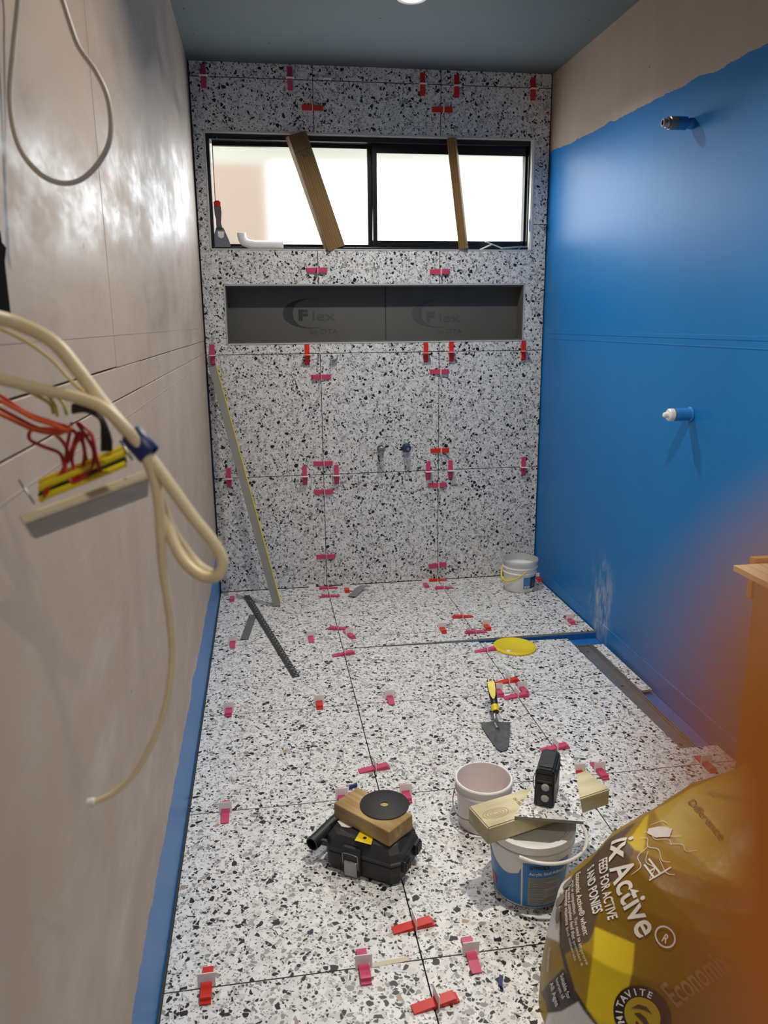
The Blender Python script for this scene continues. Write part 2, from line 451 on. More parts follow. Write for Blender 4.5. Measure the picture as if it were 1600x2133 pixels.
for (a, b, c, d) in ((n0 - .003, n0 + .003, nz0, nz1), (n1 - .003, n1 + .003, nz0, nz1), (n0, n1, nz0 - .003, nz0 + .003), (n0, n1, nz1 - .003, nz1 + .003)):
    bm = B(); boxr(bm, a, b, -.0015, .004, c, d); obj('niche_trim', bm, M_TRIM, wall_back)
def panel_text(body, px0, py0, px1, size, bold, mat):
    a = bp(px0, py0, .0825); b = bp(px1, py0, .0825)
    t = text_mesh(body, size, bold); w = max(v.co.x for v in t.verts) or 1; k = (b.x - a.x) / w
    map_bm(t, lambda x, y: Vector((a.x + x * k, .0822, a.z + y)))
    o = obj('lettering', t, mat, wall_back); return o
def crescent(pcx, pcy, rx, ry, mat):
    c = bp(pcx, pcy, .082); k = 1 / (FPX / 4.03); bm = B(); N = 40; oo = []; ii = []
    for i in range(N + 1):
        a = R(60 + 240 * i / N); th = .30 * math.sin(math.pi * i / N) ** 1.2
        oo.append(bm.verts.new((c.x + rx * k * math.cos(a), .0822, c.z + ry * k * math.sin(a))))
        ii.append(bm.verts.new((c.x + (rx * (1 - th) * math.cos(a) + rx * th * .25) * k, .0822, c.z + ry * (1 - th * .35) * k * math.sin(a))))
    for i in range(N): bm.faces.new((oo[i], oo[i + 1], ii[i + 1], ii[i]))
    obj('printed_crescent', bm, mat, wall_back)
M_NP2 = plain('faint_print', (.06, .06, .06, 1), .7)
crescent(645, 653, 54, 29, M_NICHED); panel_text('F', 621, 667, 642, .07, .05, M_NICHED); panel_text('lex', 649, 668, 698, .068, .0, M_NP2); panel_text('by DTA', 646, 696, 704, .036, .0, M_NP2)
M_NP3 = plain('fainter_print', (.065, .065, .064, 1), .7)
crescent(912, 653, 55, 28, M_NP3); panel_text('F', 887, 669, 906, .066, .05, M_NP3); panel_text('lex', 913, 671, 958, .064, .0, M_NP3); panel_text('by DTA', 910, 694, 962, .03, .0, M_NP3)

# left wall: backing and sheets
bm = B(); boxr(bm, XL - .12, XL - .011, YF, .14, -.14, ZC + .1)
wall_left = tag(obj('wall_left', bm, M_BED), kind='structure')
def sheet(y0, y1, z0, z1, off=0.0):
    bm = B(); boxr(bm, XL - .010, XL - off, y0, y1, z0, z1, bevel=.0012); obj('sheet', bm, M_LEFT, wall_left)
sheet(-2.4000, .0085, 1.2845, ZC); sheet(YF, -2.4040, 1.2865, ZC)
sheet(-2.108, .0085, 1.2255, 1.2825, .0006); sheet(YF, -2.110, 1.2265, 1.2835, .0006)
sheet(YF, .0085, -.008, 1.2240)
# thin raised lines of jointing compound above and below the joint
for z in (1.345, 1.185):
    bm = B(); boxr(bm, XL - .002, XL + .0006, -3.4, -.02, z - .0015, z + .0015); obj('compound_edge', bm, M_LEFT, wall_left)
# right wall
bm = B(); boxr(bm, XR, XR + .12, YF, .14, -.14, ZC + .1)
wall_right = tag(obj('wall_right', bm, M_RIGHT), kind='structure')
for z, h in ((1.306, .014), (1.276, .004)):
    bm = B(); boxr(bm, XR - .0012, XR + .002, -3.4, -.05, z - h / 2, z + h / 2, bevel=.0005); obj('joint_tape', bm, M_RIGHT, wall_right)
bm = B(); boxr(bm, XR - .0035, XR + .002, -3.4, 0, -.034, .055, bevel=.0015); obj('corner_band', bm, M_RIGHT, wall_right)
# ceiling, wall behind the camera
bm = B(); boxr(bm, XL - .12, XR + .12, YF, .14, ZC, ZC + .1)
ceiling = tag(obj('ceiling', bm, M_CEIL), kind='structure')
for (px, py) in ((792, 38), (383, 18), (403, 70), (1178, 98), (1190, 143), (1228, 42), (560, 90)):
    p = fp(px, py, ZC - .0005); bm = B(); lathe(bm, [(0, 0), (.004, .0002), (.004, .002)], 10, p); obj('screw_head', bm, M_BED, ceiling)
M_FRONT = plain('front_board', S(176, 160, 146), .7)
bm = B(); boxr(bm, XL - .12, XR + .12, YF - .1, YF, -.14, ZC + .1)
tag(obj('wall_front', bm, M_FRONT), kind='structure')

# ------------------------------------------------------------------ window
win = empty('window_1', (0, 0, 0), kind='structure')
w0, w1, wz0, wz1 = WIN
def fr(name, parent, x0, x1, z0, z1, y0, y1, wL, wR, wB, wT, mat=M_BLACKM):
    bm = B()
    boxr(bm, x0, x0 + wL, y0, y1, z0, z1, bevel=.0015); boxr(bm, x1 - wR, x1, y0, y1, z0, z1, bevel=.0015)
    boxr(bm, x0 + wL, x1 - wR, y0, y1, z0, z0 + wB, bevel=.0015); boxr(bm, x0 + wL, x1 - wR, y0, y1, z1 - wT, z1, bevel=.0015)
    return obj(name, bm, mat, parent)
frm = fr('frame', win, w0 + .001, w1 - .001, wz0 + .001, wz1 - .001, .030, .130, .018, .018, .012, .026)
def pane_mat():
    t = NT('frosted_glass'); nt = t.t
    out = nt.nodes['Material Output']; nt.nodes.remove(t.p)
    rf = t.n('ShaderNodeBsdfRefraction'); rf.inputs['Roughness'].default_value = .42; rf.inputs['IOR'].default_value = 1.12; rf.inputs['Color'].default_value = (.97, .985, .975, 1)
    gl = t.n('ShaderNodeBsdfGlossy'); gl.inputs['Roughness'].default_value = .35
    mx = t.n('ShaderNodeMixShader'); mx.inputs[0].default_value = .05
    t.l(rf.outputs[0], mx.inputs[1]); t.l(gl.outputs[0], mx.inputs[2]); t.l(mx.outputs[0], out.inputs[0])
    return t.m
M_PANE = pane_mat()
def sash(pts, y0, y1, wL, wR):
    a = bp(pts[0], pts[2], (y0 + y1) / 2); b = bp(pts[1], pts[3], (y0 + y1) / 2)
    wT = wz1 - .024 - a.z; wB = b.z - wz0 - .010
    s = fr('sash', win, a.x - wL, b.x + wR, b.z - wB, a.z + wT, y0, y1, wL, wR, wB, wT)
    bm = B(); boxr(bm, a.x - .004, b.x + .004, (y0 + y1) / 2 - .002, (y0 + y1) / 2 + .002, b.z - .004, a.z + .004); obj('pane', bm, M_PANE, s)
xa = bp(443, 400, .101).x - (w0 + .016); xb = (w1 - .016) - bp(1088, 400, .073).x
sash((443, 767, 304, 510), .090, .112, xa, .022)
sash((784, 1088, 320, 503), .060, .086, .022, xb)
for (a, b, c, d) in ((w0 - .004, w0 + .004, wz0, wz1), (w1 - .006, w1 + .004, wz0, wz1), (w0, w1, wz0 - .004, wz0 + .003), (w0, w1, wz1 - .004, wz1 + .004)):
    bm = B(); boxr(bm, a, b, -.0015, .032, c, d); obj('edge_trim', bm, M_TRIM, win)
bm = B(); boxr(bm, w1 - .013, w1 - .006, .004, .030, wz0, wz1); obj('reveal_liner', bm, M_WHITE, win)
# outside: neighbouring brick wall, eave and paving seen as blurs through the frosted glass
M_BRK = plain('outside_brick', (.40, .295, .235, 1), .9, var=.1, vscale=9)
bm = B(); boxr(bm, -3.6, .72, 2.2, 2.3, -.2, 4.2); tag(obj('trim_1', bm, M_BRK), kind='structure')
M_EAVE = plain('outside_eave', S(226, 226, 216), .9)
bm = B(); boxr(bm, -2.4, 4.5, .14, .90, 2.25, 2.36); tag(obj('trim_2', bm, M_EAVE), kind='structure')
M_PAVE = plain('outside_paving', S(222, 216, 204), .9)
bm = B(); boxr(bm, -2.4, 5, .14, 5, -.2, -.1); tag(obj('trim_3', bm, M_PAVE), kind='structure')

# ------------------------------------------------------------------ downlights
M_GLOW = NT('lit_diffuser'); M_GLOW.p.inputs['Emission Color'].default_value = (1, .98, .94, 1); M_GLOW.p.inputs['Emission Strength'].default_value = 9; M_GLOW.base((.9, .9, .9, 1)); M_GLOW = M_GLOW.m
for i, (x, y, pw, colr) in enumerate(LIGHTS):
    lab = ['white round downlight glowing in the ceiling near the window wall', 'white round downlight in the ceiling above the black case', 'white round downlight in the ceiling behind the camera'][i]
    d = empty('downlight', (x, y, ZC), lab, 'light', 'ceiling downlights')
    bm = B(); lathe(bm, [(.040, .0), (.040, -.004), (.055, -.004), (.058, -.001), (.058, .0)], 40); obj('trim_ring', bm, M_WHITE, d)
    bm = B(); lathe(bm, [(0, -.0015), (.040, -.0015)], 32); obj('diffuser', bm, M_GLOW, d)
    area('downlight_lamp', (x, y, ZC - .006), (0, 0, 0), .075, 0, pw, colr, 138, 'DISK')

# ------------------------------------------------------------------ tile levelling clips
def wedge_mesh(name, mat):
    bm = B(); pf = [(-.052, .0005), (-.052, .0035), (.036, .0135), (.040, .0135), (.041, .0060), (.047, .0055), (.047, .0005)]
    prism(bm, [(x, -.0115, z) for x, z in pf], (0, .023, 0))
    bmesh.ops.recalc_face_normals(bm, faces=bm.faces[:]); me = bpy.data.meshes.new(name); bm.to_mesh(me); bm.free(); me.materials.append(mat); return me
W_ME = {'pink': wedge_mesh('pink_wedge', M_PINK), 'red': wedge_mesh('red_wedge', M_RED)}
bm = B()
box(bm, (0, 0, .0245), (.0018, .037, .021)); box(bm, (0, .0155, .0068), (.0018, .006, .0144)); box(bm, (0, -.0155, .0068), (.0018, .006, .0144))
bmesh.ops.recalc_face_normals(bm, faces=bm.faces[:]); C_ME = bpy.data.meshes.new('clip'); bm.to_mesh(C_ME); bm.free(); C_ME.materials.append(M_CLIP)
def clip(px, py, plane, ang, col, label, dx=0.0):
    if plane == 'w':
        p = bp(px, py); M = Matrix.Translation(p) @ Matrix.Rotation(R(90), 4, 'X')
    else:
        p = fz(px, py); M = Matrix.Translation(p)
    M = M @ Matrix.Rotation(R(ang), 4, 'Z')
    t = empty('levelling_clip', label=label, cat='tile clip', group='levelling clips on the wall' if plane == 'w' else 'levelling clips on the floor', mat=M)
    c = bpy.data.objects.new('clip', C_ME); COL.objects.link(c); c.parent = t
    if col:
        w = bpy.data.objects.new('wedge', W_ME[col]); COL.objects.link(w); w.parent = t; w.location.x = dx
V, H = 90, 0     # wedge upright on the wall / along the room on the floor, or lying across
CL = [
 (424, 160, 'w', -90, 'pink', 'pink wedge clip upright on the top joint, at the far left corner under the ceiling'),
 (604, 165, 'w', -90, 'pink', 'pink wedge clip upright on the top joint above the window, second from the left'),
 (880, 177, 'w', -90, 'red', 'crimson upright wedge clip on the top joint, left of the right vertical joint'),
 (951, 181, 'w', -90, 'red', 'crimson upright wedge clip on the top joint, just right of the right vertical joint'),
 (1110, 187, 'w', -90, 'red', 'crimson upright wedge clip on the top joint, beside the right wall'),
 (681, 167, 'w', 90, None, 'bare white clip without wedge in the top joint, above the left window pane'),
 (650, 225, 'w', 180, 'red', 'red wedge clip lying across the left vertical joint above the window'),
 (922, 229, 'w', 0, 'red', 'red wedge clip lying across the right vertical joint above the window'),
 (422, 463, 'w', 90, None, 'bare white clip in the joint left of the window'),
 (1127, 467, 'w', 90, None, 'bare white clip in the joint right of the window'),
 (661, 563, 'w', 0, 'pink', 'pink wedge clip between window and niche on the left vertical joint'),
 (917, 566, 'w', 0, 'pink', 'pink wedge clip between window and niche on the right vertical joint'),
 (443, 740, 'w', -90, 'pink', 'pink upright wedge clip under the niche, above the top of the leaning straightedge'),
 (640, 739, 'w', -90, 'red', 'orange red upright wedge clip under the niche, left of the left vertical joint'),
 (887, 735, 'w', -90, 'red', 'red upright wedge clip under the niche, left of the right vertical joint'),
 (940, 733, 'w', -90, 'red', 'red upright wedge clip under the niche, right of the right vertical joint'),
 (1090, 731, 'w', -90, 'red', 'red upright wedge clip under the right end of the niche'),
 (697, 738, 'w', 90, None, 'bare white clip on the joint under the niche, right of the left vertical joint'),
 (666, 730, 'w', 0, None, 'bare white clip standing in the vertical joint just under the niche'),
 (668, 785, 'w', 180, 'pink', 'pink wedge clip across the left vertical joint, a hand below the niche'),
 (916, 774, 'w', 0, 'pink', 'pink wedge clip across the right vertical joint, a hand below the niche'),
 (917, 938, 'w', 0, 'red', 'red wedge clip across the right vertical joint, beside the two pipe outlets'),
 (674, 965, 'w', 0, 'pink', 'pink wedge clip across the left vertical joint, upper of the two by the tile corner'),
 (477, 996, 'w', -90, 'pink', 'pink upright wedge clip on the lower joint, left of the leaning straightedge'),
 (635, 991, 'w', -90, 'pink', 'pink upright wedge clip on the lower joint, left of the left vertical joint'),
 (701, 989, 'w', -90, 'pink', 'pink upright wedge clip on the lower joint, right of the left vertical joint'),
 (892, 981, 'w', -90, 'pink', 'pink upright wedge clip on the lower joint, left of the right vertical joint'),
 (938, 979, 'w', -90, 'pink', 'pink upright wedge clip on the lower joint, right of the right vertical joint'),
 (1090, 972, 'w', -90, 'pink', 'pink upright wedge clip on the lower joint, near the blue wall'),
 (675, 1024, 'w', 0, 'pink', 'pink wedge clip across the left vertical joint, lower of the two by the tile corner'),
 (912, 1010, 'w', 0, 'pink', 'pink wedge clip across the right vertical joint, just below the lower joint'),
 (680, 1159, 'w', 0, 'pink', 'pink wedge clip across the left vertical joint, low above the floor'),
 (912, 1177, 'w', 6, 'pink', 'slightly tilted pink wedge clip on the right vertical joint, low above the floor'),
 # floor
 (484, 1247, 'f', -90, 'pink', 'pink wedge clip on the floor at the far left corner'),
 (651, 1231, 'f', 90, None, 'bare white clip on the floor at the far wall, left of the left floor joint'),
 (722, 1229, 'f', -90, 'red', 'red wedge clip on the floor at the far wall, beside the grey metal offcut'),
 (886, 1219, 'f', -90, 'pink', 'pink wedge clip on the floor at the far wall, left of the right floor joint'),
 (1120, 1206, 'f', -90, 'red', 'red wedge clip on the floor behind the bucket with yellow handle'),
 (485, 1341, 'f', 90, 'pink', 'pink wedge clip on the floor left of the long steel rule'),
 (648, 1330, 'f', 90, 'pink', 'pink wedge clip on the floor right of the long steel rule'),
 (728, 1324, 'f', -72, 'pink', 'pink wedge clip skewed on the floor, touching a crosswise pink wedge'),
 (921, 1312, 'f', -90, 'red', 'red wedge clip on the floor joint just left of the right lengthwise joint'),
 (1013, 1306, 'f', -90, 'red', 'red wedge clip on the floor just behind the yellow lid, right of the lengthwise joint'),
 (1187, 1294, 'f', -90, 'pink', 'pink wedge clip on the floor at the end of the step by the blue wall'),
 (477, 1481, 'f', -90, 'pink', 'pink wedge clip on the floor in front of the steel rule, near the left wall'),
 (665, 1466, 'f', -90, 'red', 'red wedge clip on the floor in front of the steel rule end'),
 (812, 1455, 'f', 90, 'pink', 'pink wedge clip on the middle tile joint left of the trowel'),
 (1088, 1437, 'f', -90, 'pink', 'pink wedge clip beside the trowel handle, right one of its cluster'),
 (1037, 1441, 'f', -90, 'pink', 'pink wedge clip half hidden behind the trowel handle'),
 (470, 1693, 'f', 90, 'pink', 'pink wedge clip on the floor between left wall and black case'),
 (712, 1664, 'f', -90, 'pink', 'pink wedge clip half hidden behind the block on the black case'),
 (845, 1655, 'f', -90, 'pink', 'pink wedge clip behind the black cutting disc'),
 (1249, 1608, 'f', -90, 'pink', 'pink wedge clip on the floor right of the long timber end'),
 (1207, 1612, 'f', -90, 'red', 'red wedge clip on the floor partly behind the timber and tile offcut'),
 (1470, 1594, 'f', -90, 'pink', 'pink wedge clip on the floor behind the feed bag'),
 (431, 2056, 'f', -90, 'red', 'red wedge clip at the bottom left of the floor, nearest the left wall'),
 (758, 2017, 'f', -90, 'pink', 'pink wedge clip on the nearest crosswise joint, left of the lengthwise joint'),
 (981, 1990, 'f', 90, 'pink', 'pink wedge clip on the nearest crosswise joint, right of the lengthwise joint'),
 (683, 1226, 'f', 180, 'pink', 'pink crosswise wedge clip at the very end of the left floor joint by the wall'),
 (687, 1243, 'f', 180, 'pink', 'pink crosswise wedge clip second from the wall on the left floor joint'),
 (705, 1311, 'f', 170, 'pink', 'pink crosswise wedge clip third from the wall on the left floor joint'),
 (717, 1364, 'f', 8, 'pink', 'pink crosswise wedge clip beside the loose white clip on the floor'),
 (781, 1603, 'f', 6, 'pink', 'pink crosswise wedge clip on the floor just behind the cutting disc'),
 (863, 1931, 'f', 6, 'red', 'red crosswise wedge clip on the floor in front of the black case'),
 (909, 2092, 'f', 8, 'red', 'red crosswise wedge clip at the bottom edge, nearest the viewer'),
 (911, 1210, 'f', 180, 'red', 'red crosswise wedge clip at the end of the right floor joint by the wall'),
 (924, 1226, 'f', 180, 'pink', 'pink crosswise wedge clip second from the wall on the right floor joint'),
 (963, 1286, 'f', 180, 'red', 'red crosswise wedge clip on the right floor joint, behind the step line'),
 (990, 1318, 'f', 180, 'pink', 'pink crosswise wedge clip on the right floor joint at the step line'),
 (1013, 1356, 'f', 6, 'pink', 'pink crosswise wedge clip on the floor touching the yellow lid'),
 (1058, 1421, 'f', 6, 'red', 'red crosswise wedge clip behind the trowel handle'),
 (1076, 1452, 'f', 6, 'pink', 'pink crosswise wedge clip in the cluster beside the trowel handle'),
 (1157, 1560, 'f', 6, 'pink', 'pink crosswise wedge clip on the floor behind the black laser'),
]
for c in CL: clip(*c)
# loose white clip and blue clip bits
p = fz(786, 1371); t = empty('loose_clip', p, 'loose white clip base lying flat on the floor in the room middle', 'tile clip')
bm = B(); m = Matrix.Rotation(R(-14), 3, 'Z'); 
for c, s in (((0, .018, .0015), (.044, .012, .002)), ((-.017, 0, .0015), (.010, .026, .002)), ((.017, 0, .0015), (.010, .026, .002))): box(bm, m @ Vector(c), s, m)
obj('base_plate', bm, M_CLIP, t)
def chip(px, py, ang, s, label, up=0.0):
    p = fz(px, py, up); bm = B(); m = Matrix.Rotation(R(ang), 3, 'Z')
    prism(bm, [m @ Vector(q) for q in ((-s[0], -s[1], 0), (s[0], -s[1] * .7, 0), (s[0] * 1.1, s[1], 0), (-s[0] * .8, s[1] * .8, 0))], (0, 0, s[2]))
    return tag(obj('plastic_scrap', bm, M_NAVY, loc=p), label, 'scrap')
chip(1043, 2047, 66, (.014, .005, .006), 'small blue plastic scrap on the floor near the feed bag')
chip(735, 1641, 20, (.014, .004, .010), 'small blue plastic scrap behind the block on the black case')

# ------------------------------------------------------------------ strip drain
dr = empty('strip_drain', (1.925, -1.38, -.020), 'long stainless steel strip drain set in the floor beside the blue wall', 'drain')
M_DR = plain('drain_steel', (.30, .295, .28, 1), .38, metal=.7, var=.3, vscale=14)
bm = B(); boxr(bm, -.036, .020, -.438, .440, -.016, -.004); obj('channel', bm, M_DR, dr)
for x0, x1, z in ((-.040, -.0365, .004), (.0195, .024, .005), (.028, .034, .004)):
    bm = B(); boxr(bm, x0, x1, -.438, .444, -.016, z, bevel=.0008); obj('rail', bm, M_DR, dr)
for y0, y1 in ((.438, .444),):
    bm = B(); boxr(bm, -.040, .034, y0, y1, -.016, .004); obj('end_rail', bm, M_DR, dr)
for y in (.385, .055, -.385):
    bm = B(); lathe(bm, [(0, -.0036), (.007, -.0036), (.007, -.006)], 20, (-.008, y, 0)); obj('screw_hole', bm, M_BED, dr)

# ------------------------------------------------------------------ water outlets
def outlet(name, loc, direc, prof, mats, label, roll=(0, 0, 1)):
    t = empty(name, loc, label, 'pipe fitting'); m = frame_from(direc, roll)
    for nm, pr, mt, n in prof:
        bm = B(); lathe(bm, pr, n, (0, 0, 0), m=m); obj(nm, bm, mt, t, smooth=n > 8)
    return t
wx = XR - .001
outlet('tap_outlet', (wx, -1.335, 1.990), (-1, 0, 0), [
    ('painted_pipe', [(0, 0), (.0175, 0), (.0175, .012), (.013, .018), (.0205, .024), (.0205, .058), (0, .058)], M_BLUEP, 28),
    ('body', [(0, .056), (.0205, .056), (.0205, .082), (.0165, .084), (0, .084)], M_BRASS, 28),
    ('hex_nut', [(0, .084), (.0185, .084), (.0185, .092), (0, .092)], M_STEEL, 6),
    ('thread', [(0, .092), (.0135, .092), (.0115, .094), (.0135, .096), (.0115, .098), (.0135, .100), (.0115, .102), (.0125, .106), (.008, .106), (.008, .09), (0, .09)], M_STEEL, 28)], None,
    'upper metal water outlet sticking out of the blue wall')
outlet('tap_outlet', (wx, -1.468, 1.047), (-1, 0, 0), [
    ('painted_pipe', [(0, 0), (.026, 0), (.0255, .004), (.022, .006), (.0215, .058), (0, .058)], M_BLUEP, 28),
    ('body', [(0, .056), (.0205, .056), (.0205, .066), (0, .066)], M_BRASS, 28),
    ('white_cap', [(0, .064), (.0215, .064), (.0215, .078), (.018, .082), (.010, .083), (.009, .096), (.006, .099), (0, .099)], M_WHITE, 28)], None,
    'lower water outlet with a white cap on the blue wall')
M_PIPEB = plain('dark_blue_pipe', (.012, .03, .10, 1), .35, var=.3)
p = bp(793, 934)
outlet('pipe_outlet', (p.x, -.0005, p.z), (0, -1, 0), [
    ('sleeve', [(0, 0), (.0185, 0), (.0185, .010), (.0165, .012), (.0165, .036), (0, .036)], M_PIPEB, 28),
    ('collar', [(0, .036), (.0165, .036), (.0175, .044), (.0165, .048), (.0125, .050), (.0115, .060), (.006, .060), (.006, .05), (0, .05)], M_STEEL, 28)], None,
    'left dark blue pipe outlet with open metal end on the terrazzo wall')
p = bp(846, 932)
outlet('pipe_outlet', (p.x, -.0005, p.z), (0, -1, 0), [
    ('flange', [(0, 0), (.0245, 0), (.0245, .012), (.021, .016), (0, .016)], M_PIPEB, 8),
    ('sleeve', [(0, .014), (.0205, .014), (.0205, .03), (.017, .034), (.0155, .052), (0, .052)], M_PIPEB, 28),
    ('plug', [(0, .05), (.009, .05), (.008, .060), (0, .060)], M_STEEL, 20)], None,
    'right dark blue pipe outlet with small plug on the terrazzo wall')

# ------------------------------------------------------------------ things on the window sill
M_W1 = timber('brown_timber', S(96, 72, 40), S(132, 102, 60))
def board_thing(name, p0, p1, w, t, wdir, mat, label, cat='timber'):
    p0 = Vector(p0); p1 = Vector(p1); m = frame_from(p1 - p0, wdir)
    M = m.to_4x4(); M.translation = p0
    bm = B(); L = (p1 - p0).length; box(bm, (0, 0, L / 2), (w, t, L), None, 0, .0015)
    o = obj(name, bm, mat); o.matrix_world = M
    return tag(o, label, cat)
a, b = bp(698, 516, .018), bp(616, 283, -.004); a.z = 1.7105; b.z = 2.2145
br1 = board_thing('timber_board', a, b, .094, .040, (1, .34, 0), M_W1, 'wide brown timber board wedged at a slant in the left window bay')
bm = B()
def strokes(o_par, segs, th, mat, name='pencil_mark'):
    bm = B()
    for (x0, z0, x1, z1) in segs:
        q0 = Vector((x0, -.0205, z0)); q1 = Vector((x1, -.0205, z1)); d = (q1 - q0).normalized(); n = Vector((-d.z, 0, d.x)) * th
        vs = [bm.verts.new(q) for q in (q0 - n, q1 - n, q1 + n, q0 + n)]; bm.faces.new(vs)
    return obj(name, bm, mat, o_par)
bm.free()
strokes(br1, [(-.047, .453, .047, .460), (-.018, .440, .012, .428), (-.012, .447, -.004, .425), (.016, .447, .032, .425)], .0016, M_BED)
a, b = bp(966, 521, .006), bp(941, 282, .006); a.z = 1.7105; b.z = 2.2145
board_thing('timber_board', a, b, .040, .042, (1, -.5, 0), M_W1, 'narrow brown timber stick wedged upright in the right window bay')
# scraper
M_BLADE = plain('scraper_blade', (.22, .25, .30, 1), .4, metal=.6, var=.4, vscale=90)
M_HND = plain('worn_handle', (.12, .105, .095, 1), .5, var=.4)
base = bp(460, 517, .030); base.z = 1.7105
t = empty('paint_scraper', base, 'steel paint scraper with red handle tip standing on the sill at the left', 'scraper')
k = .00247; px = lambda x, y, yy=0.0: Vector(((x - 460) * k, yy + (517 - y) * k * .08, (517 - y) * k))
bm = B(); prism(bm, [px(*q) for q in ((443, 517), (480, 517), (477, 503), (467, 478), (453, 478), (446, 500))], (0, .0012, 0)); obj('blade', bm, M_BLADE, t)
bm = B(); prism(bm, [px(*q) for q in ((454, 482), (466, 482), (463, 470), (465, 450), (464, 439), (451, 439), (452, 455), (455, 468))], (0, .012, 0)); obj('handle', bm, M_HND, t)
bm = B(); prism(bm, [px(*q) for q in ((451.5, 440), (463.5, 440), (464, 432), (461, 428.5), (454, 428.5), (451, 432))], (0, .013, 0)); obj('red_tip', bm, M_RED, t)
bm = B(); prism(bm, [px(*q, -.0006) for q in ((456, 485), (468, 485), (467, 495), (462, 498), (456, 494))], (0, .0004, 0)); obj('sticker', bm, M_WHITE, t)
# pvc elbow
q = bp(590, 508, .035); zb = 1.7105
t = empty('pvc_pipe', (q.x, .035, zb), 'short white plastic pipe with an elbow lying on the sill', 'pipe')
bm = B(); tube(bm, [(0, 0, .020), (-.075, 0, .020), (-.145, 0, .020)], .0185, 20, sm=0); obj('straight_pipe', bm, M_WHITE, t, smooth=True)
bm = B(); tube(bm, [(-.140, 0, .0215), (-.160, 0, .0225), (-.185, 0, .034), (-.196, 0, .058), (-.197, 0, .068)], .0208, 20); obj('elbow', bm, M_WHITE, t, smooth=True)
bm = B(); lathe(bm, [(.0205, -.004), (.0225, -.002), (.0225, .012), (.018, .013), (.018, .004), (0, .003)], 24, (-.197, 0, .060)); obj('socket_rim', bm, M_WHITE, t, smooth=True)
# offcuts on the sill
def strip(pts, w, th, mat, name, label, cat):
    bm = B(); P = [Vector(q) for q in pts]
    for a_, b_ in zip(P, P[1:]): beam(bm, a_, b_, w, th, (0, 1, .2))
    return tag(obj(name, bm, mat), label, cat)
f = lambda x, y, yy=.02: bp(x, y, yy)
strip([f(1011, 503), f(1046, 517)], .012, .006, M_TRIM, 'trim_offcut', 'bent pale trim offcut pointing up on the right sill', 'offcut')
strip([f(999, 521, .008), f(1025, 509, .012)], .012, .005, M_TRIM, 'trim_offcut', 'short pale trim offcut lying at the front of the right sill', 'offcut')
strip([f(1042, 517, .024), f(1098, 514, .024)], .016, .006, M_STEEL, 'metal_offcut', 'flat grey metal offcut at the right end of the sill', 'offcut')
t = strip([f(1080, 520, .004), f(1085, 515, .006)], .008, .004, M_NAVY, 'plastic_scrap', 'tiny blue plastic scrap on the right sill', 'scrap')
t = strip([f(441, 292, .012), f(447, 278, .012), f(452, 288, .012)], .008, .003, M_NAVY, 'tape_scrap', 'torn blue tape hanging at the top left window corner', 'tape')
t = strip([f(1103, 457, .003), f(1103, 482, .003)], .008, .002, M_NAVY, 'tape_scrap', 'blue tape piece stuck on the right window edge', 'tape')

# ------------------------------------------------------------------ straightedge, steel rule, grey strip
p0 = fp(577, 1263); p0.z = .001; p1 = bp(443, 764, -.030)
t = empty('straightedge', p0, 'long grey straightedge with yellow edge leaning in the left corner', 'straightedge')
q = p1 - p0; wdir = Vector((1, .0, .1))
bm = B(); beam(bm, (0, 0, .004), q, .036, .018, wdir, .001); obj('bar', bm, M_ALU, t)
m = frame_from(q, wdir); off = m @ Vector((.0195, 0, 0))
bm = B(); beam(bm, Vector((0, 0, .012)) + off, q + off, .0045, .019, wdir); obj('yellow_edge', bm, M_YEL, t)
M_RULE = plain('dark_rule_steel', (.055, .058, .062, 1), .4, metal=.5, var=.3, vscale=50)
a, b = fp(514, 1240, .010), fp(617, 1410, .002)
t = empty('steel_rule', a, 'long dark steel rule lying across the floor at the left', 'ruler')
q = b - a; m = frame_from(q, (1, 0, 0)); L = q.length
bm = B(); beam(bm, (0, 0, 0), q, .030, .002, (1, 0, 0)); obj('blade', bm, M_RULE, t)
bm = B()
for i in range(60):
    for s, ln in ((.010, .010 if i % 5 == 0 else .005),):
        c = q * ((i + .5) / 60) + m @ Vector((s - (0.008 if i % 2 else 0), 0, 0)); box(bm, c + Vector((0, 0, .0013)), (ln, .0005, .005), m)
o = obj('graduations', bm, plain('pale_ink', (.35, .37, .38, 1), .6), t); o['kind'] = 'stuff'
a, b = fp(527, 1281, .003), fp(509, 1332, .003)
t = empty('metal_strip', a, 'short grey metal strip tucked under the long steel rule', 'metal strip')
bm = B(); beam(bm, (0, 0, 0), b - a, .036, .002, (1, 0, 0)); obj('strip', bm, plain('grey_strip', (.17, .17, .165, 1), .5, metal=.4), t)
# folded grey metal offcut by the back wall
c0 = fp(745, 1228)
t = empty('metal_offcut', (c0.x, c0.y, 0), 'curled grey metal offcut on the floor against the far wall', 'offcut')
bm = B(); pts = [fp(733, 1243, .004), fp(741, 1234, .010), fp(750, 1225, .018), fp(760, 1220, .022), fp(764, 1222, .014)]
pts = [v - Vector((c0.x, c0.y, 0)) for v in pts]
P = smooth_path(pts, 5); rows = [[bm.verts.new(v + Vector((s * .040, -s * .012, dz))) for s in (-.5, .5) for dz in (0, .0015)] for v in P]
for a, b in zip(rows, rows[1:]):
    bm.faces.new((a[0], a[2], b[2], b[0])); bm.faces.new((a[1], b[1], b[3], a[3])); bm.faces.new((a[0], b[0], b[1], a[1])); bm.faces.new((a[2], a[3], b[3], b[2]))
obj('curl', bm, M_STEEL, t)

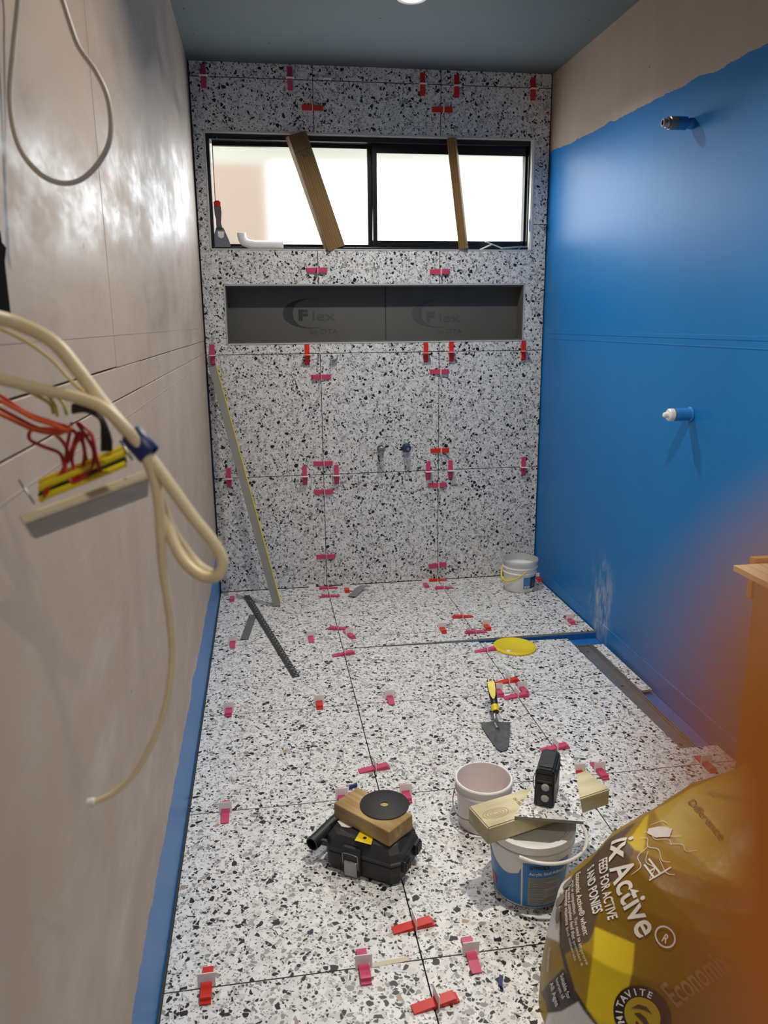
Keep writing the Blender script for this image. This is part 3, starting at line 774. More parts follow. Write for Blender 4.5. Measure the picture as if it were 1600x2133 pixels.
# ------------------------------------------------------------------ buckets
def cyl_patch(bm, c, r0, r1, h, a0, a1, z0, z1, off, n=24, top=None, mi=0):
    """patch on a tapering side wall, curved top optional"""
    rr = lambda z: r0 + (r1 - r0) * z / h + off
    A = []; Bv = []
    for i in range(n + 1):
        a = a0 + (a1 - a0) * i / n; zt = top(i / n) if top else z1
        cols = []
        for k in range(5):
            z = z0 + (zt - z0) * k / 4; cols.append(bm.verts.new((c[0] + rr(z) * math.cos(a), c[1] + rr(z) * math.sin(a), c[2] + z)))
        A.append(cols)
    for x, y in zip(A, A[1:]):
        for k in range(4):
            fc = bm.faces.new((x[k], y[k], y[k + 1], x[k + 1])); fc.material_index = mi; fc.smooth = True
    return bm
def cyl_text(body, size, bold, r0, r1, h, a_left, z, off, width=None):
    t = text_mesh(body, size, bold)
    if width:
        w = max(v.co.x for v in t.verts); kx = width / w
    else: kx = 1
    rr = lambda zz: r0 + (r1 - r0) * zz / h + off
    def fn(x, y):
        zz = z + y; r = rr(zz); a = a_left + x * kx / r; return Vector((r * math.cos(a), r * math.sin(a), zz))
    return map_bm(t, fn, .006)
# near pail, blue and white
PC = Vector((1.184, -2.352, 0)); r0, r1, hh = .088, .101, .176
pail = empty('adhesive_pail', PC, 'blue and white adhesive pail with lid under the long timber', 'pail')
bm = B(); lathe(bm, [(0, .001), (r0 - .004, .001), (r0, .005), (r1, hh - .03), (r1 + .004, hh - .03), (r1 + .004, hh - .022), (r1, hh - .020), (r1 - .001, hh - .012), (0, hh - .012)], 56); obj('body', bm, M_WHITE, pail, smooth=True)
bm = B(); lathe(bm, [(r1 + .004, hh - .016), (r1 + .0055, hh - .004), (r1 + .005, hh + .004), (r1 + .001, hh + .006), (r1 - .006, hh + .006), (r1 - .010, hh + .002), (r1 - .013, hh + .002), (r1 - .017, hh - .002), (r1 - .021, hh - .004), (0, hh - .004)], 56); obj('lid', bm, M_WHITE, pail, smooth=True)
aC = math.atan2(CAM.y - PC.y, CAM.x - PC.x) - .50     # towards the camera
bm = B(); cyl_patch(bm, (0, 0, 0), r0, r1, hh - .03, aC - 1.25, aC + .30, .010, .1, .0006, top=lambda u: .088 + .040 * (2 * abs(u - .72)) ** 1.6 if u < .985 else .118); obj('blue_label', bm, M_BLUEL, pail)
bm = B(); cyl_patch(bm, (0, 0, 0), r0, r1, hh - .03, aC + .345, aC + 1.6, .008, .134, .0006); obj('blue_label', bm, M_BLUEL, pail)
bm = B(); cyl_patch(bm, (0, 0, 0), r0, r1, hh - .03, aC + .48, aC + 1.35, .014, .094, .0011); obj('grey_text_panel', bm, M_GREYL, pail)
bm = B()
for i in range(15):
    z = .018 + i * .005
    cyl_patch(bm, (0, 0, 0), r0, r1, hh - .03, aC + .51, aC + (1.3 if i % 4 else .9), z, z + .0017, .0014, 10)
o = obj('small_print', bm, plain('small_print_ink', (.14, .14, .13, 1), .6), pail); o['kind'] = 'stuff'
obj('lettering', cyl_text('GYPROCK', .0135, .03, r0, r1, hh - .03, aC + .50, .118, .0014, .050), M_BLACKM, pail)
obj('lettering', cyl_text('Acrylic Stud Adhesive', .0115, .015, r0, r1, hh - .03, aC + .49, .102, .0014, .098), M_WHITE, pail)
bm = B(); cyl_patch(bm, (0, 0, 0), r0, r1, hh - .03, aC - .80, aC - .50, .028, .052, .0012); obj('red_badge', bm, M_RED, pail)
obj('handwriting', cyl_text('yt', .05, .0, r0, r1, hh - .03, aC - .98, .112, .0010, .026), M_BLACKM, pail)
# handle drooping over the front right
bm = B(); hp = []
for i in range(13):
    u = i / 12; a = aC + .28 + u * (math.pi * .95); r = r1 + .010 + .022 * math.sin(math.pi * u); hp.append((r * math.cos(a), r * math.sin(a), hh - .020 + .012 * u - .010 * math.sin(math.pi * u)))
tube(bm, hp, .0042, 8, sm=3); obj('handle', bm, M_WHITE, pail, smooth=True)

# near white bucket with pink tint
BC = Vector((1.140, -2.088, 0)); M_PKW = plain('pinkish_white_plastic', (.76, .68, .67, 1), .4, var=.05)
bk_ = empty('white_bucket', BC, 'open white bucket with pinkish inside behind the adhesive pail', 'bucket')
bm = B(); h2 = .136; lathe(bm, [(0, .001), (.066, .001), (.069, .005), (.074, h2 - .030), (.079, h2 - .030), (.079, h2 - .024), (.076, h2 - .020), (.077, h2 - .003), (.0775, h2), (.0735, h2), (.072, h2 - .01), (.066, .008), (0, .006)], 56); obj('body', bm, M_PKW, bk_, smooth=True)
bm = B(); lathe(bm, [(.0738, h2 - .006), (.0795, h2 - .006), (.0805, h2 - .001), (.0785, h2 + .002), (.0740, h2 + .002)], 56, close=True); obj('rim', bm, M_WHITE, bk_, smooth=True)
bm = B(); hp = []
for i in range(13):
    u = i / 12; a = math.pi + .5 + (u - .5) * math.pi * .95; r = .080 + .006 * math.sin(math.pi * u); hp.append((r * math.cos(a), r * math.sin(a), h2 - .025 - .062 * math.sin(math.pi * u)))
tube(bm, hp, .0016, 6, sm=3); obj('wire_handle', bm, M_STEEL, bk_, smooth=True)

# far bucket with yellow handle
FC = Vector((1.868, -.215, 0)); h3 = .165
fb = empty('white_bucket', FC, 'white bucket with clear rim and yellow handle in the far right corner', 'bucket')
bm = B(); lathe(bm, [(0, .001), (.076, .001), (.0785, .006), (.084, .095), (.088, .096), (.088, .101), (.085, .103), (.087, .122), (.091, .124), (.091, .129), (.087, .131), (.083, .131), (.080, .10), (.074, .006), (0, .005)], 56); obj('body', bm, M_WHITE, fb, smooth=True)
bm = B(); lathe(bm, [(.0872, .131), (.089, h3 - .012), (.093, h3 - .012), (.0935, h3 - .002), (.092, h3), (.0885, h3), (.0865, .128)], 56); obj('clear_rim', bm, M_CLEAR, fb, smooth=True)
bm = B(); lathe(bm, [(0, .126), (.079, .126), (.081, .128)], 40); obj('white_contents', bm, M_WHITE, fb)
aF = math.atan2(CAM.y - FC.y, CAM.x - FC.x)
bm = B(); cyl_patch(bm, (0, 0, 0), .0785, .085, .10, aF + .25, aF + .72, .022, .084, .0008); obj('blue_label', bm, plain('bright_blue_label', (.04, .23, .55, 1), .4), fb)
bm = B(); cyl_patch(bm, (0, 0, 0), .0785, .085, .10, aF + .72, aF + 1.25, .022, .084, .0008); obj('dark_label', bm, plain('dark_label', (.012, .016, .03, 1), .4), fb)
bm = B(); cyl_patch(bm, (0, 0, 0), .0785, .085, .10, aF + .32, aF + .66, .026, .038, .0014); obj('barcode', bm, M_WHITE, fb)
bm = B()
for i in range(4): cyl_patch(bm, (0, 0, 0), .0785, .085, .10, aF + .33, aF + .62, .048 + i * .009, .0505 + i * .009, .0014, 6)
for i in range(7): cyl_patch(bm, (0, 0, 0), .0785, .085, .10, aF + .82, aF + 1.15, .036 + i * .006, .0375 + i * .006, .0014, 6)
o = obj('small_print', bm, M_GREYL, fb); o['kind'] = 'stuff'
bm = B()
for i in range(5): cyl_patch(bm, (0, 0, 0), .0785, .085, .10, aF + .36 + i * .055, aF + .385 + i * .055, .028, .036, .0019, 2)
o = obj('barcode_bars', bm, M_BLACKM, fb); o['kind'] = 'stuff'
a0 = aF - 1.45; e1 = Vector((.090 * math.cos(aF + .35), .090 * math.sin(aF + .35), .116)); e0 = Vector((.090 * math.cos(a0 - .2), .090 * math.sin(a0 - .2), .116))
bm = B(); hp = []
for i in range(13):
    u = i / 12; a = (a0 - .2) + (aF + .35 - a0 + .2) * u; r = .092 + .010 * math.sin(math.pi * u); hp.append((r * math.cos(a), r * math.sin(a), .120 - .058 * math.sin(math.pi * u ** .8)))
tube(bm, hp, lambda u: .0030 + .0022 * math.sin(math.pi * min(1, u * 1.25)), 8, sm=3); obj('yellow_handle', bm, M_YEL, fb, smooth=True)
# yellow lid
c = fz(1072, 1349); c = Vector((c.x, c.y, zf(c.x, c.y)))
yl = empty('bucket_lid', c + Vector((0, 0, .001)), 'round yellow bucket lid lying on the floor below the step', 'lid'); yl.rotation_euler = (R(0), R(1.2), 0)
bm = B(); lathe(bm, [(0, .010), (.078, .010), (.080, .0115), (.083, .0115), (.085, .009), (.0905, .0085), (.0925, .006), (.0925, .001), (.089, .0)], 56); obj('lid_disc', bm, M_YEL, yl, smooth=True)
bm = B(); lathe(bm, [(0, .0145), (.008, .0135), (.0105, .010)], 12, (-.047, -.058, 0)); obj('white_blob', bm, M_WHITE, yl, smooth=True)

# ------------------------------------------------------------------ trowel
M_TRB = plain('trowel_steel', (.13, .132, .135, 1), .42, metal=.55, var=.75, vscale=45)
c = fz(1032, 1530); tr = empty('gauging_trowel', c, 'gauging trowel with yellow and black handle lying on the floor', 'trowel')
bl = [fz(*q) - c for q in ((1000, 1511), (1032, 1509), (1063, 1510), (1062, 1535), (1060, 1554), (1054, 1565), (1045, 1567), (1036, 1563), (1028, 1552), (1014, 1533))]
bm = B(); prism(bm, [v + Vector((0, 0, .003 + .014 * max(0, v.y + .03) / .2)) for v in bl], (0, 0, .0016)); obj('blade', bm, M_TRB, tr)
n0_ = fz(1033, 1518) - c; n1_ = fp(1031, 1496, .028) - c; h0_ = fp(1033, 1484, .040) - c; h1_ = fp(1022, 1417, .100) - c
bm = B(); tube(bm, [n0_ + Vector((0, -.02, .010)), n0_ + Vector((0, .01, .014)), n1_, h0_ + Vector((0, .01, 0))], lambda u: .0075 - .0015 * u, 10); obj('shank', bm, M_STEEL, tr, smooth=True)
hd = h1_ - h0_
bm = B(); tube(bm, [h0_ + hd * u for u in (0, .12, .3, .55, .8, .95, 1)], lambda u: [.010, .012, .0125, .0145, .0162, .0155, .0105][min(6, int(round(u * 6)))], 16, sm=3); obj('handle', bm, M_BLACK, tr, smooth=True)
bm = B(); tube(bm, [h0_ + hd * u for u in (.02, .08, .14, .2)], .0134, 16, sm=2); obj('yellow_band', bm, M_YEL, tr, smooth=True)
up = (CAM - (c + h0_ + hd * .7)).normalized(); up = (up - hd.normalized() * up.dot(hd.normalized())).normalized(); sd = up.cross(hd.normalized())
bm = B(); vs = []
for sgn, w in ((1, 1), (-1, 1)):
    for u in ([.34, .44, .6, .76, .86] if sgn == 1 else [.86, .76, .6, .44, .34]):
        ww = {.34: .003, .44: .0085, .6: .0120, .76: .0130, .86: .0125}[u]; vs.append(h0_ + hd * u + up * (.0005 + float(np.interp(u, [0, .12, .3, .55, .8, .95, 1], [.010, .012, .0125, .0145, .0162, .0155, .0105]))) + sd * sgn * ww)
prism(bm, vs, up * .0022); obj('yellow_inlay', bm, M_YEL, tr)
m = frame_from(up, hd)
bm = B(); lathe(bm, [(.0050, .0135), (.0050, .0190), (.0098, .0190), (.0098, .0135)], 20, h0_ + hd * .91, m=m); obj('hang_ring', bm, plain('cream_ring', (.72, .66, .36, 1), .4), tr)

# ------------------------------------------------------------------ timber over the pail, tile offcut, laser
M_PINE = timber('treated_pine', S(160, 146, 96), S(196, 180, 132))
ZT = .176 + .006 + .046
q0, q1, q2, q3 = [fp(x, y, ZT) for x, y in ((976, 1679), (1017, 1725), (1271, 1643), (1224, 1603))]
ax = ((q2 - q1).normalized() + (q3 - q0).normalized()).normalized(); sd = Vector((-ax.y, ax.x, 0)); wid = abs((q1 - q0).dot(sd))
print('timber', wid, (q2 - q1).length, (q3 - q0).length)
M = Matrix((ax, sd, Vector((0, 0, 1)))).transposed().to_4x4(); M.translation = (q0 + q1) / 2 - Vector((0, 0, .046))
L = (q2 - q1).length
M_PINEX = timber('treated_pine_long', S(180, 170, 132), S(216, 207, 174), axis=0)
lt = empty('timber_block', label='long pale green pine timber lying across the adhesive pail', cat='timber', mat=M)
skew = (q1 - q0).dot(ax) / 2
bm = B(); w2 = wid / 2
prism(bm, [(-skew, w2, 0), (skew, -w2, 0), (L + skew, -w2, 0), (L - skew + .0, w2, 0)], (0, 0, .046)); bmesh.ops.bevel(bm, geom=bm.edges[:], offset=.003, segments=2, affect='EDGES'); obj('block', bm, M_PINEX, lt)
bm = B()
for i in range(4): 
    lathe(bm, [(.006 + i * .0055, .0463), (.0068 + i * .0055, .0464)], 28, (.045, -.006, 0), m=Matrix(((1.5, 0, 0), (0, .75, 0), (0, 0, 1))))
o = obj('knot', bm, plain('knot_brown', S(150, 112, 74), .7), lt)
for i, (s, yy) in enumerate((('SN ON', .012), ('NAILS WE', -.002), ('TREATED H2', -.016))):
    t_ = text_mesh(s, .017 if i == 0 else .012, .01); map_bm(t_, lambda x, y: Vector((.13 - y - i * .0 + .012 * 0 + (-.014 * i) + .02, -.03 + x * .8, .0464))); obj('stamp', t_, plain('stamp_ink', S(96, 92, 60), .8), lt)
# tile offcut
zo = ZT + .001
qs = [fp(x, y, zo + .008) for x, y in ((1072, 1700), (1216, 1711), (1193, 1570), (1150, 1570))]
cc = sum(qs, Vector()) / 4
bm = B(); prism(bm, [q - cc - Vector((0, 0, .008)) for q in qs], (0, 0, .008))
bmesh.ops.recalc_face_normals(bm, faces=bm.faces[:])
for f_ in bm.faces: f_.material_index = 0 if f_.normal.z > .5 else 1
oc = tag(obj('tile_offcut', bm, [M_TER, M_BODY], loc=cc), 'terrazzo tile offcut lying on the timber under the black laser', 'tile')
bm = B(); v = fp(1137, 1699, zo + .0082) - cc; box(bm, v + Vector((0, 0, .0003)), (.002, .016, .0005)); obj('pen_mark', bm, M_NAVY, oc)
# laser
zl = zo + .0082
f0, f1, f2 = fp(1112, 1677, zl), fp(1153, 1685, zl), fp(1177, 1640, zl)
lx = (f1 - f0); lw = lx.length; lx.normalize(); ly = Vector((-lx.y, lx.x, 0)); ld = (f2 - f1).dot(ly)
print('laser', lw, ld)
M = Matrix((lx, ly, Vector((0, 0, 1)))).transposed().to_4x4(); M.translation = f0
la = empty('laser_level', label='black box laser level standing on the tile offcut', cat='laser level', mat=M)
lh = .100
bm = B(); prism(bm, [(x, 0, z) for x, z in ((0, 0), (lw, 0), (lw, lh - .012), (lw - .006, lh - .002), (.006, lh - .002), (0, lh - .012))], (0, ld, 0)); bmesh.ops.bevel(bm, geom=bm.edges[:], offset=.003, segments=2, affect='EDGES'); obj('body', bm, M_BLACK, la)
bm = B(); boxr(bm, .004, lw - .004, -.002, .006, .004, lh - .038, bevel=.002); obj('front_plate', bm, M_BLACKM, la)
bm = B(); boxr(bm, .006, lw - .006, -.003, .004, lh - .036, lh - .030, bevel=.001); obj('window_ledge', bm, M_BLACKD, la)
bm = B(); boxr(bm, .006, lw - .006, -.0015, .004, lh - .030, lh - .014); obj('laser_window', bm, plain('dark_glass', (.004, .004, .005, 1), .08), la)
bm = B(); lathe(bm, [(0, .002), (.003, .0), (.0035, -.002)], 10, (lw * .5, 0, lh - .022), m=frame_from((0, -1, 0), (1, 0, 0))); obj('lens', bm, M_STEEL, la)
for z in (.054, .025):
    bm = B(); lathe(bm, [(0, .0042), (.0078, .0042), (.0092, .0034), (.0092, 0)], 24, (lw * .55, 0, z), m=frame_from((0, -1, 0), (1, 0, 0))); obj('round_magnet', bm, plain('magnet_grey', (.50, .47, .43, 1), .5), la)
bm = B(); boxr(bm, .007, lw - .007, .012, ld - .012, lh - .003, lh + .001, bevel=.0015); obj('top_cap', bm, M_BLACKD, la)
bm = B()
for i in range(4): boxr(bm, lw - .001, lw + .0015, .012 + i * .004, ld - .006, .060 + i * .009, .0625 + i * .009)
obj('side_rib', bm, M_BLACKD, la)
bm = B(); tube(bm, [(-.001, .004, lh - .016), (-.004, .002, lh - .035), (-.001, .004, lh - .058)], .0012, 6); obj('lanyard_pin', bm, M_STEEL, la)

# ------------------------------------------------------------------ black case, block, disc
g0, g1, g2 = fp(676, 1806), fp(828, 1853), fp(882, 1782)
cx_ = (g1 - g0); cw = cx_.length; cx_.normalize(); cy_ = Vector((-cx_.y, cx_.x, 0)); cdp = (g2 - g1).dot(cy_)
print('case', cw, cdp)
M = Matrix((cx_, cy_, Vector((0, 0, 1)))).transposed().to_4x4(); M.translation = g0
ch = .104; cdp = max(.12, min(cdp, .16))
case = empty('tool_case', label='small black plastic tool case with steel latch on the floor', cat='case', mat=M)
def oct_ring(bm, z, e, c):
    x0, x1, y0, y1 = e, cw - e, e, cdp - e
    return [bm.verts.new(p) for p in ((x0 + c, y0, z), (x1 - c, y0, z), (x1, y0 + c, z), (x1, y1 - c, z), (x1 - c, y1, z), (x0 + c, y1, z), (x0, y1 - c, z), (x0, y0 + c, z))]
def loft(bm, rings):
    for a, b in zip(rings, rings[1:]):
        for i in range(len(a)): bm.faces.new((a[i], a[(i + 1) % len(a)], b[(i + 1) % len(b)], b[i]))
    bm.faces.new(rings[0][::-1]); bm.faces.new(rings[-1]); return bm
bm = B(); loft(bm, [oct_ring(bm, .001, .006, .016), oct_ring(bm, .010, .001, .018), oct_ring(bm, .030, 0, .018), oct_ring(bm, .034, -.001, .018), oct_ring(bm, .052, -.001, .018), oct_ring(bm, .055, .002, .018)]); obj('case_base', bm, M_BLACKD, case)
bm = B(); loft(bm, [oct_ring(bm, .0555, .001, .018), oct_ring(bm, .058, -.003, .018), oct_ring(bm, .064, -.003, .018), oct_ring(bm, .067, 0, .018), oct_ring(bm, .086, .003, .018), oct_ring(bm, ch - .004, .012, .020), oct_ring(bm, ch, .020, .020)]); obj('case_lid', bm, M_BLACKD, case)
lx0 = cw * .30
bm = B(); boxr(bm, lx0 - .004, lx0 + .046, -.008, .01, .010, ch - .020, bevel=.002); obj('latch_recess', bm, M_BLACK, case)
bm = B(); boxr(bm, lx0 + .002, lx0 + .037, -.012, -.006, .006, .048, bevel=.0015); obj('latch_plate', bm, M_STEEL, case)
bm = B(); tube(bm, [(lx0 - .001, -.011, .036), (lx0 - .001, -.013, .06), (lx0 + .002, -.013, .070), (lx0 + .037, -.013, .070), (lx0 + .041, -.013, .06), (lx0 + .041, -.011, .030)], .0011, 6, sm=4); obj('latch_wire', bm, M_STEEL, case)
# side clips (right side) and handle tube (left)
for y in (cdp * .28, cdp * .78):
    bm = B(); boxr(bm, cw - .002, cw + .012, y - .016, y + .016, .030, .062, bevel=.003)
    for i in range(4): boxr(bm, cw + .010, cw + .015, y - .013 + i * .0075, y - .009 + i * .0075, .034, .058)
    obj('side_clip', bm, M_BLACK, case)
bm = B(); lathe(bm, [(.0150, -.062), (.0180, -.062), (.0180, .105), (0, .105), (0, .1), (.0150, .1)], 24, (-.026, cdp * .42, .060), m=frame_from((0.15, 1, .05), (0, 0, 1)), close=True); obj('handle_tube', bm, M_BLACK, case, smooth=True)
bm = B(); boxr(bm, -.024, .006, .012, .024, .052, .066, bevel=.002); boxr(bm, -.024, .006, cdp - .03, cdp - .018, .052, .066, bevel=.002); obj('handle_arm', bm, M_BLACK, case)
Mi = M.inverted()
st = [Mi @ fp(x, y, ch) for x, y in ((739, 1751), (773, 1760), (778, 1742), (750, 1732))]
bm = B(); prism(bm, [Vector((p.x, p.y, ch + .0002)) for p in st], (0, 0, .0006)); obj('yellow_sticker', bm, M_YEL, case)
sc_ = sum(st, Vector()) / 4
bm = B(); lathe(bm, [(0, .0012), (.005, .0012)], 16, (sc_.x, sc_.y, ch)); obj('sticker_symbol', bm, M_BLACKM, case)
bm = B(); prism(bm, [Vector((p.x, p.y, ch + .0001)) for p in [Mi @ fp(x, y, ch) for x, y in ((703, 1711), (712, 1722), (726, 1724), (738, 1722), (728, 1714), (712, 1706))]], (0, 0, .0005)); obj('mortar_smear', bm, M_WHITE, case)
# block on the case
M_W3 = timber('cut_timber', S(140, 112, 70), S(196, 168, 118), axis=0)
zt = ch + .001 + .043
q0, q1, q2, q3 = [fp(x, y, zt) for x, y in ((695, 1672), (813, 1732), (860, 1699), (747, 1640))]
ax = ((q1 - q0).normalized() + (q2 - q3).normalized()).normalized(); sd = Vector((-ax.y, ax.x, 0)); wid = abs((q3 - q0).dot(sd)); L = ((q1 - q0).length + (q2 - q3).length) / 2
print('block', wid, L)
M = Matrix((ax, sd, Vector((0, 0, 1)))).transposed().to_4x4(); M.translation = q0 - Vector((0, 0, .043))
bm = B(); boxr(bm, 0, L, 0, wid, 0, .043, bevel=.003)
o = obj('timber_block', bm, M_W3); o.matrix_world = M; tag(o, 'short brown timber block lying on the black tool case', 'timber')
# cutting disc
c = fp(801, 1675, zt + .003); dk = empty('cutting_disc', (c.x, c.y, zt + .0005), 'thin black cutting disc with a centre hole on the timber block', 'disc')
bm = B(); lathe(bm, [(.0111, 0), (.063, 0), (.0638, .0006), (.0638, .0026), (.063, .0032), (.0111, .0032)], 64, close=True); obj('disc', bm, plain('disc_black', (.016, .015, .015, 1), .6, var=.3), dk, smooth=True)
bm = B(); lathe(bm, [(.0106, -.0002), (.0125, -.0002), (.0125, .0037), (.0106, .0037)], 32, close=True); obj('centre_ring', bm, plain('ring_grey', (.05, .048, .045, 1), .5), dk, smooth=True)

# ------------------------------------------------------------------ slatted timber stand at the right
M_SLAT = timber('pale_slat', S(206, 172, 132), S(232, 204, 168), axis=1)
M_SIDE = timber('stand_side', S(176, 122, 66), S(200, 146, 84), axis=2)
zt = .80; cn = fp(1528, 1177, zt)
sx0, sy1 = cn.x, cn.y
st = empty('slatted_stand', (sx0, sy1, 0), 'pale timber stand with slatted top by the right wall behind the bag', 'stand')
bm = None
for i in range(10):
    x = i * .0328
    bm = B(); boxr(bm, x, x + .0312, -.17, 0, zt - .014, zt, bevel=.0008); obj('slat', bm, M_SLAT, st)
bm = B(); boxr(bm, .050, .072, -.16, -.014, .002, zt - .0145); obj('side_panel', bm, M_SIDE, st)
bm = B(); boxr(bm, .300, .322, -.16, -.014, .002, zt - .0145); obj('side_panel', bm, M_SIDE, st)
bm = B(); boxr(bm, .072, .300, -.034, -.014, .10, zt - .0145); obj('back_panel', bm, M_SIDE, st)
bm = B(); boxr(bm, .055, .322, .002, .022, zt - .09, zt + .012, bevel=.001); obj('back_rail', bm, M_SIDE, st)

# ------------------------------------------------------------------ feed bag
BAG_Z = [0, .03, .112, .20, .25, .29, .324, .36, .40, .44, .475, .500, .514]
BAG_X = [1.083, 1.100, 1.107, 1.128, 1.188, 1.222, 1.260, 1.328, 1.430, 1.505, 1.575, 1.61, 1.68]
def bag():
    rnd = random.Random(4)
    zl = BAG_Z; xl = BAG_X
    xr = [1.86, 1.90, 1.92, 1.925, 1.92, 1.918, 1.915, 1.91, 1.90, 1.885, 1.865, 1.83, 1.77]
    ry = [.185, .200, .215, .212, .202, .190, .176, .160, .140, .112, .078, .046, .012]
    cy = [-2.735, -2.735, -2.73, -2.72, -2.715, -2.71, -2.705, -2.70, -2.695, -2.69, -2.685, -2.68, -2.68]
    NU, NV = 700, 300
    zz = np.interp(np.linspace(0, 1, NV) , np.linspace(0, 1, len(zl)), zl)
    Xl = np.interp(zz, zl, xl); Xr = np.interp(zz, zl, xr); Ry = np.interp(zz, zl, ry); Cy = np.interp(zz, zl, cy)
    th = np.concatenate([np.linspace(.7 * np.pi, 1.9 * np.pi, 620, endpoint=False), np.linspace(1.9 * np.pi, 2.7 * np.pi, 80, endpoint=False)])
    ex = .82
    cs = np.sign(np.cos(th)) * np.abs(np.cos(th)) ** ex; sn = np.sign(np.sin(th)) * np.abs(np.sin(th)) ** ex
    X = ((Xl + Xr) / 2)[:, None] + ((Xr - Xl) / 2)[:, None] * cs[None]; Y = Cy[:, None] + Ry[:, None] * sn[None]; Z = np.repeat(zz[:, None], NU, 1)
    # creases: sharp ridged folds running over the film
    Hf = np.zeros_like(X); rs = np.random.RandomState(11)
    for k in range(26):
        d = rs.normal(size=3); d[1] *= .5; d /= np.linalg.norm(d); ph = rs.uniform(0, 6.28); fr_ = rs.uniform(6, 20); am = .16 / fr_
        e = rs.normal(size=3); e /= np.linalg.norm(e); ph2 = rs.uniform(0, 6.28)
        s = (X * d[0] + Y * d[1] + Z * d[2]) * fr_ + ph + .8 * np.sin((X * e[0] + Y * e[1] + Z * e[2]) * 9 + ph2)
        tri = np.abs(((s / np.pi) % 2) - 1)
        wv = .5 + .5 * np.sin((X * e[0] + Y * e[1] + Z * e[2]) * 5 + ph2 * 2)
        Hf += am * (tri ** 1.5 - .4) * wv
    fade = np.clip(zz / .03, 0, 1)[:, None]
    nx = cs / np.maximum(.05, np.hypot(cs, sn)); ny = sn / np.maximum(.05, np.hypot(cs, sn))
    X = X + Hf * nx[None] * fade * .80; Y = Y + Hf * ny[None] * fade * 1.2; Z = Z + Hf * fade * .35 * np.clip(zz / .3, 0, 1)[:, None]
    verts = np.stack([X, Y, Z], -1).reshape(-1, 3)
    faces = [(j * NU + i, j * NU + (i + 1) % NU, (j + 1) * NU + (i + 1) % NU, (j + 1) * NU + i) for j in range(NV - 1) for i in range(NU)]
    faces.append(tuple(range((NV - 1) * NU, NV * NU))); faces.append(tuple(range(NU - 1, -1, -1)))
    me = bpy.data.meshes.new('bag_film'); me.from_pydata([tuple(v) for v in verts], [], faces); me.update()
    return me, verts
me, bv = bag()
# printed colour panels of the bag film (flat print)
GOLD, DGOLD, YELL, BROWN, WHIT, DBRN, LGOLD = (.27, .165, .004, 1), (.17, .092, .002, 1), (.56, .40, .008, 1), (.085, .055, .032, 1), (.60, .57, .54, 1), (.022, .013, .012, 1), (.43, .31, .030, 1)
PANELS = [
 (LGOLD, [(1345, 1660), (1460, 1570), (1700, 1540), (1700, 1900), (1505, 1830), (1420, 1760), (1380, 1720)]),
 (YELL, [(1380, 1640), (1345, 1700), (1302, 1762), (1325, 1776), (1340, 1778), (1352, 1690), (1372, 1665)]),
 (BROWN, [(1360, 1670), (1300, 1745), (1322, 1770), (1300, 1830), (1265, 1840), (1258, 1900), (1245, 1925), (1228, 1960), (1172, 1990), (1168, 1860), (1230, 1770), (1290, 1700)]),
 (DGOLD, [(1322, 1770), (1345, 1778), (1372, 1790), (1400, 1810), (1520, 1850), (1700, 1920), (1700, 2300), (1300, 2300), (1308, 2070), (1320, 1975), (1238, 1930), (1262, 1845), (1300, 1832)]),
 (YELL, [(1239, 1930), (1322, 1966), (1318, 2020), (1307, 2070), (1290, 2200), (1220, 2105), (1235, 1990)]),
 (WHIT, [(1120, 1760), (1200, 1806), (1172, 1860), (1166, 1920), (1168, 1964), (1137, 1950), (1100, 1950)]),
 (DBRN, [(1174, 2017), (1150, 2040), (1126, 2068), (1136, 2085), (1142, 2110), (1168, 2107), (1205, 2085), (1196, 2068), (1187, 2040)]),
 (WHIT, [(1142, 2111), (1170, 2107), (1206, 2086), (1225, 2110), (1262, 2160), (1180, 2220), (1120, 2180)]),
 (DBRN, [(1166, 1860), (1170, 1860), (1171, 1970), (1183, 2012), (1198, 2062), (1222, 2100), (1250, 2140), (1245, 2142), (1215, 2104), (1190, 2062), (1175, 2012), (1165, 1970)]),
]
def inside(px, py, poly):
    n = len(poly); c = np.zeros(px.shape, bool)
    for i in range(n):
        x0, y0 = poly[i]; x1, y1 = poly[(i + 1) % n]
        cond = ((y0 > py) != (y1 > py)) & (px < (x1 - x0) * (py - y0) / (y1 - y0 + 1e-9) + x0); c ^= cond
    return c
Rn = np.array(RM); vv = (bv - np.array(CAM)) @ Rn; PX = 800 + FPX * vv[:, 0] / -vv[:, 2]; PY = 1066.5 - FPX * vv[:, 1] / -vv[:, 2]
colr = np.tile(np.array(GOLD), (len(bv), 1))
front = bv[:, 1] < -2.60
for cval, poly in PANELS:
    cov = sum(inside(PX + dx, PY + dy, poly).astype(float) for dx in (-1.4, 0, 1.4) for dy in (-1.4, 0, 1.4)) / 9 * front
    colr = colr * (1 - cov[:, None]) + np.array(cval) * cov[:, None]
att = me.color_attributes.new('print', 'FLOAT_COLOR', 'POINT'); att.data.foreach_set('color', colr.astype(np.float32).ravel())
tb = NT('printed_bag_film'); an = tb.n('ShaderNodeVertexColor', layer_name='print')
tb.base(an.outputs['Color']); tb.p.inputs['Roughness'].default_value = .36; tb.p.inputs['Specular IOR Level'].default_value = .45
tb.bump(tb.noise(tb.co(), 38, 5, .6), .004, .25)
fbag = empty('feed_bag', (0, 0, 0), 'large crumpled golden horse feed bag standing at the lower right', 'bag')
film = obj('bag_film', me, tb.m, fbag); me.shade_smooth()
bvh = BVHTree.FromPolygons([tuple(v) for v in bv], [tuple(p.vertices) for p in me.polygons])
def hit(px, py):
    h = bvh.ray_cast(CAM, ray(px, py).normalized()); return h
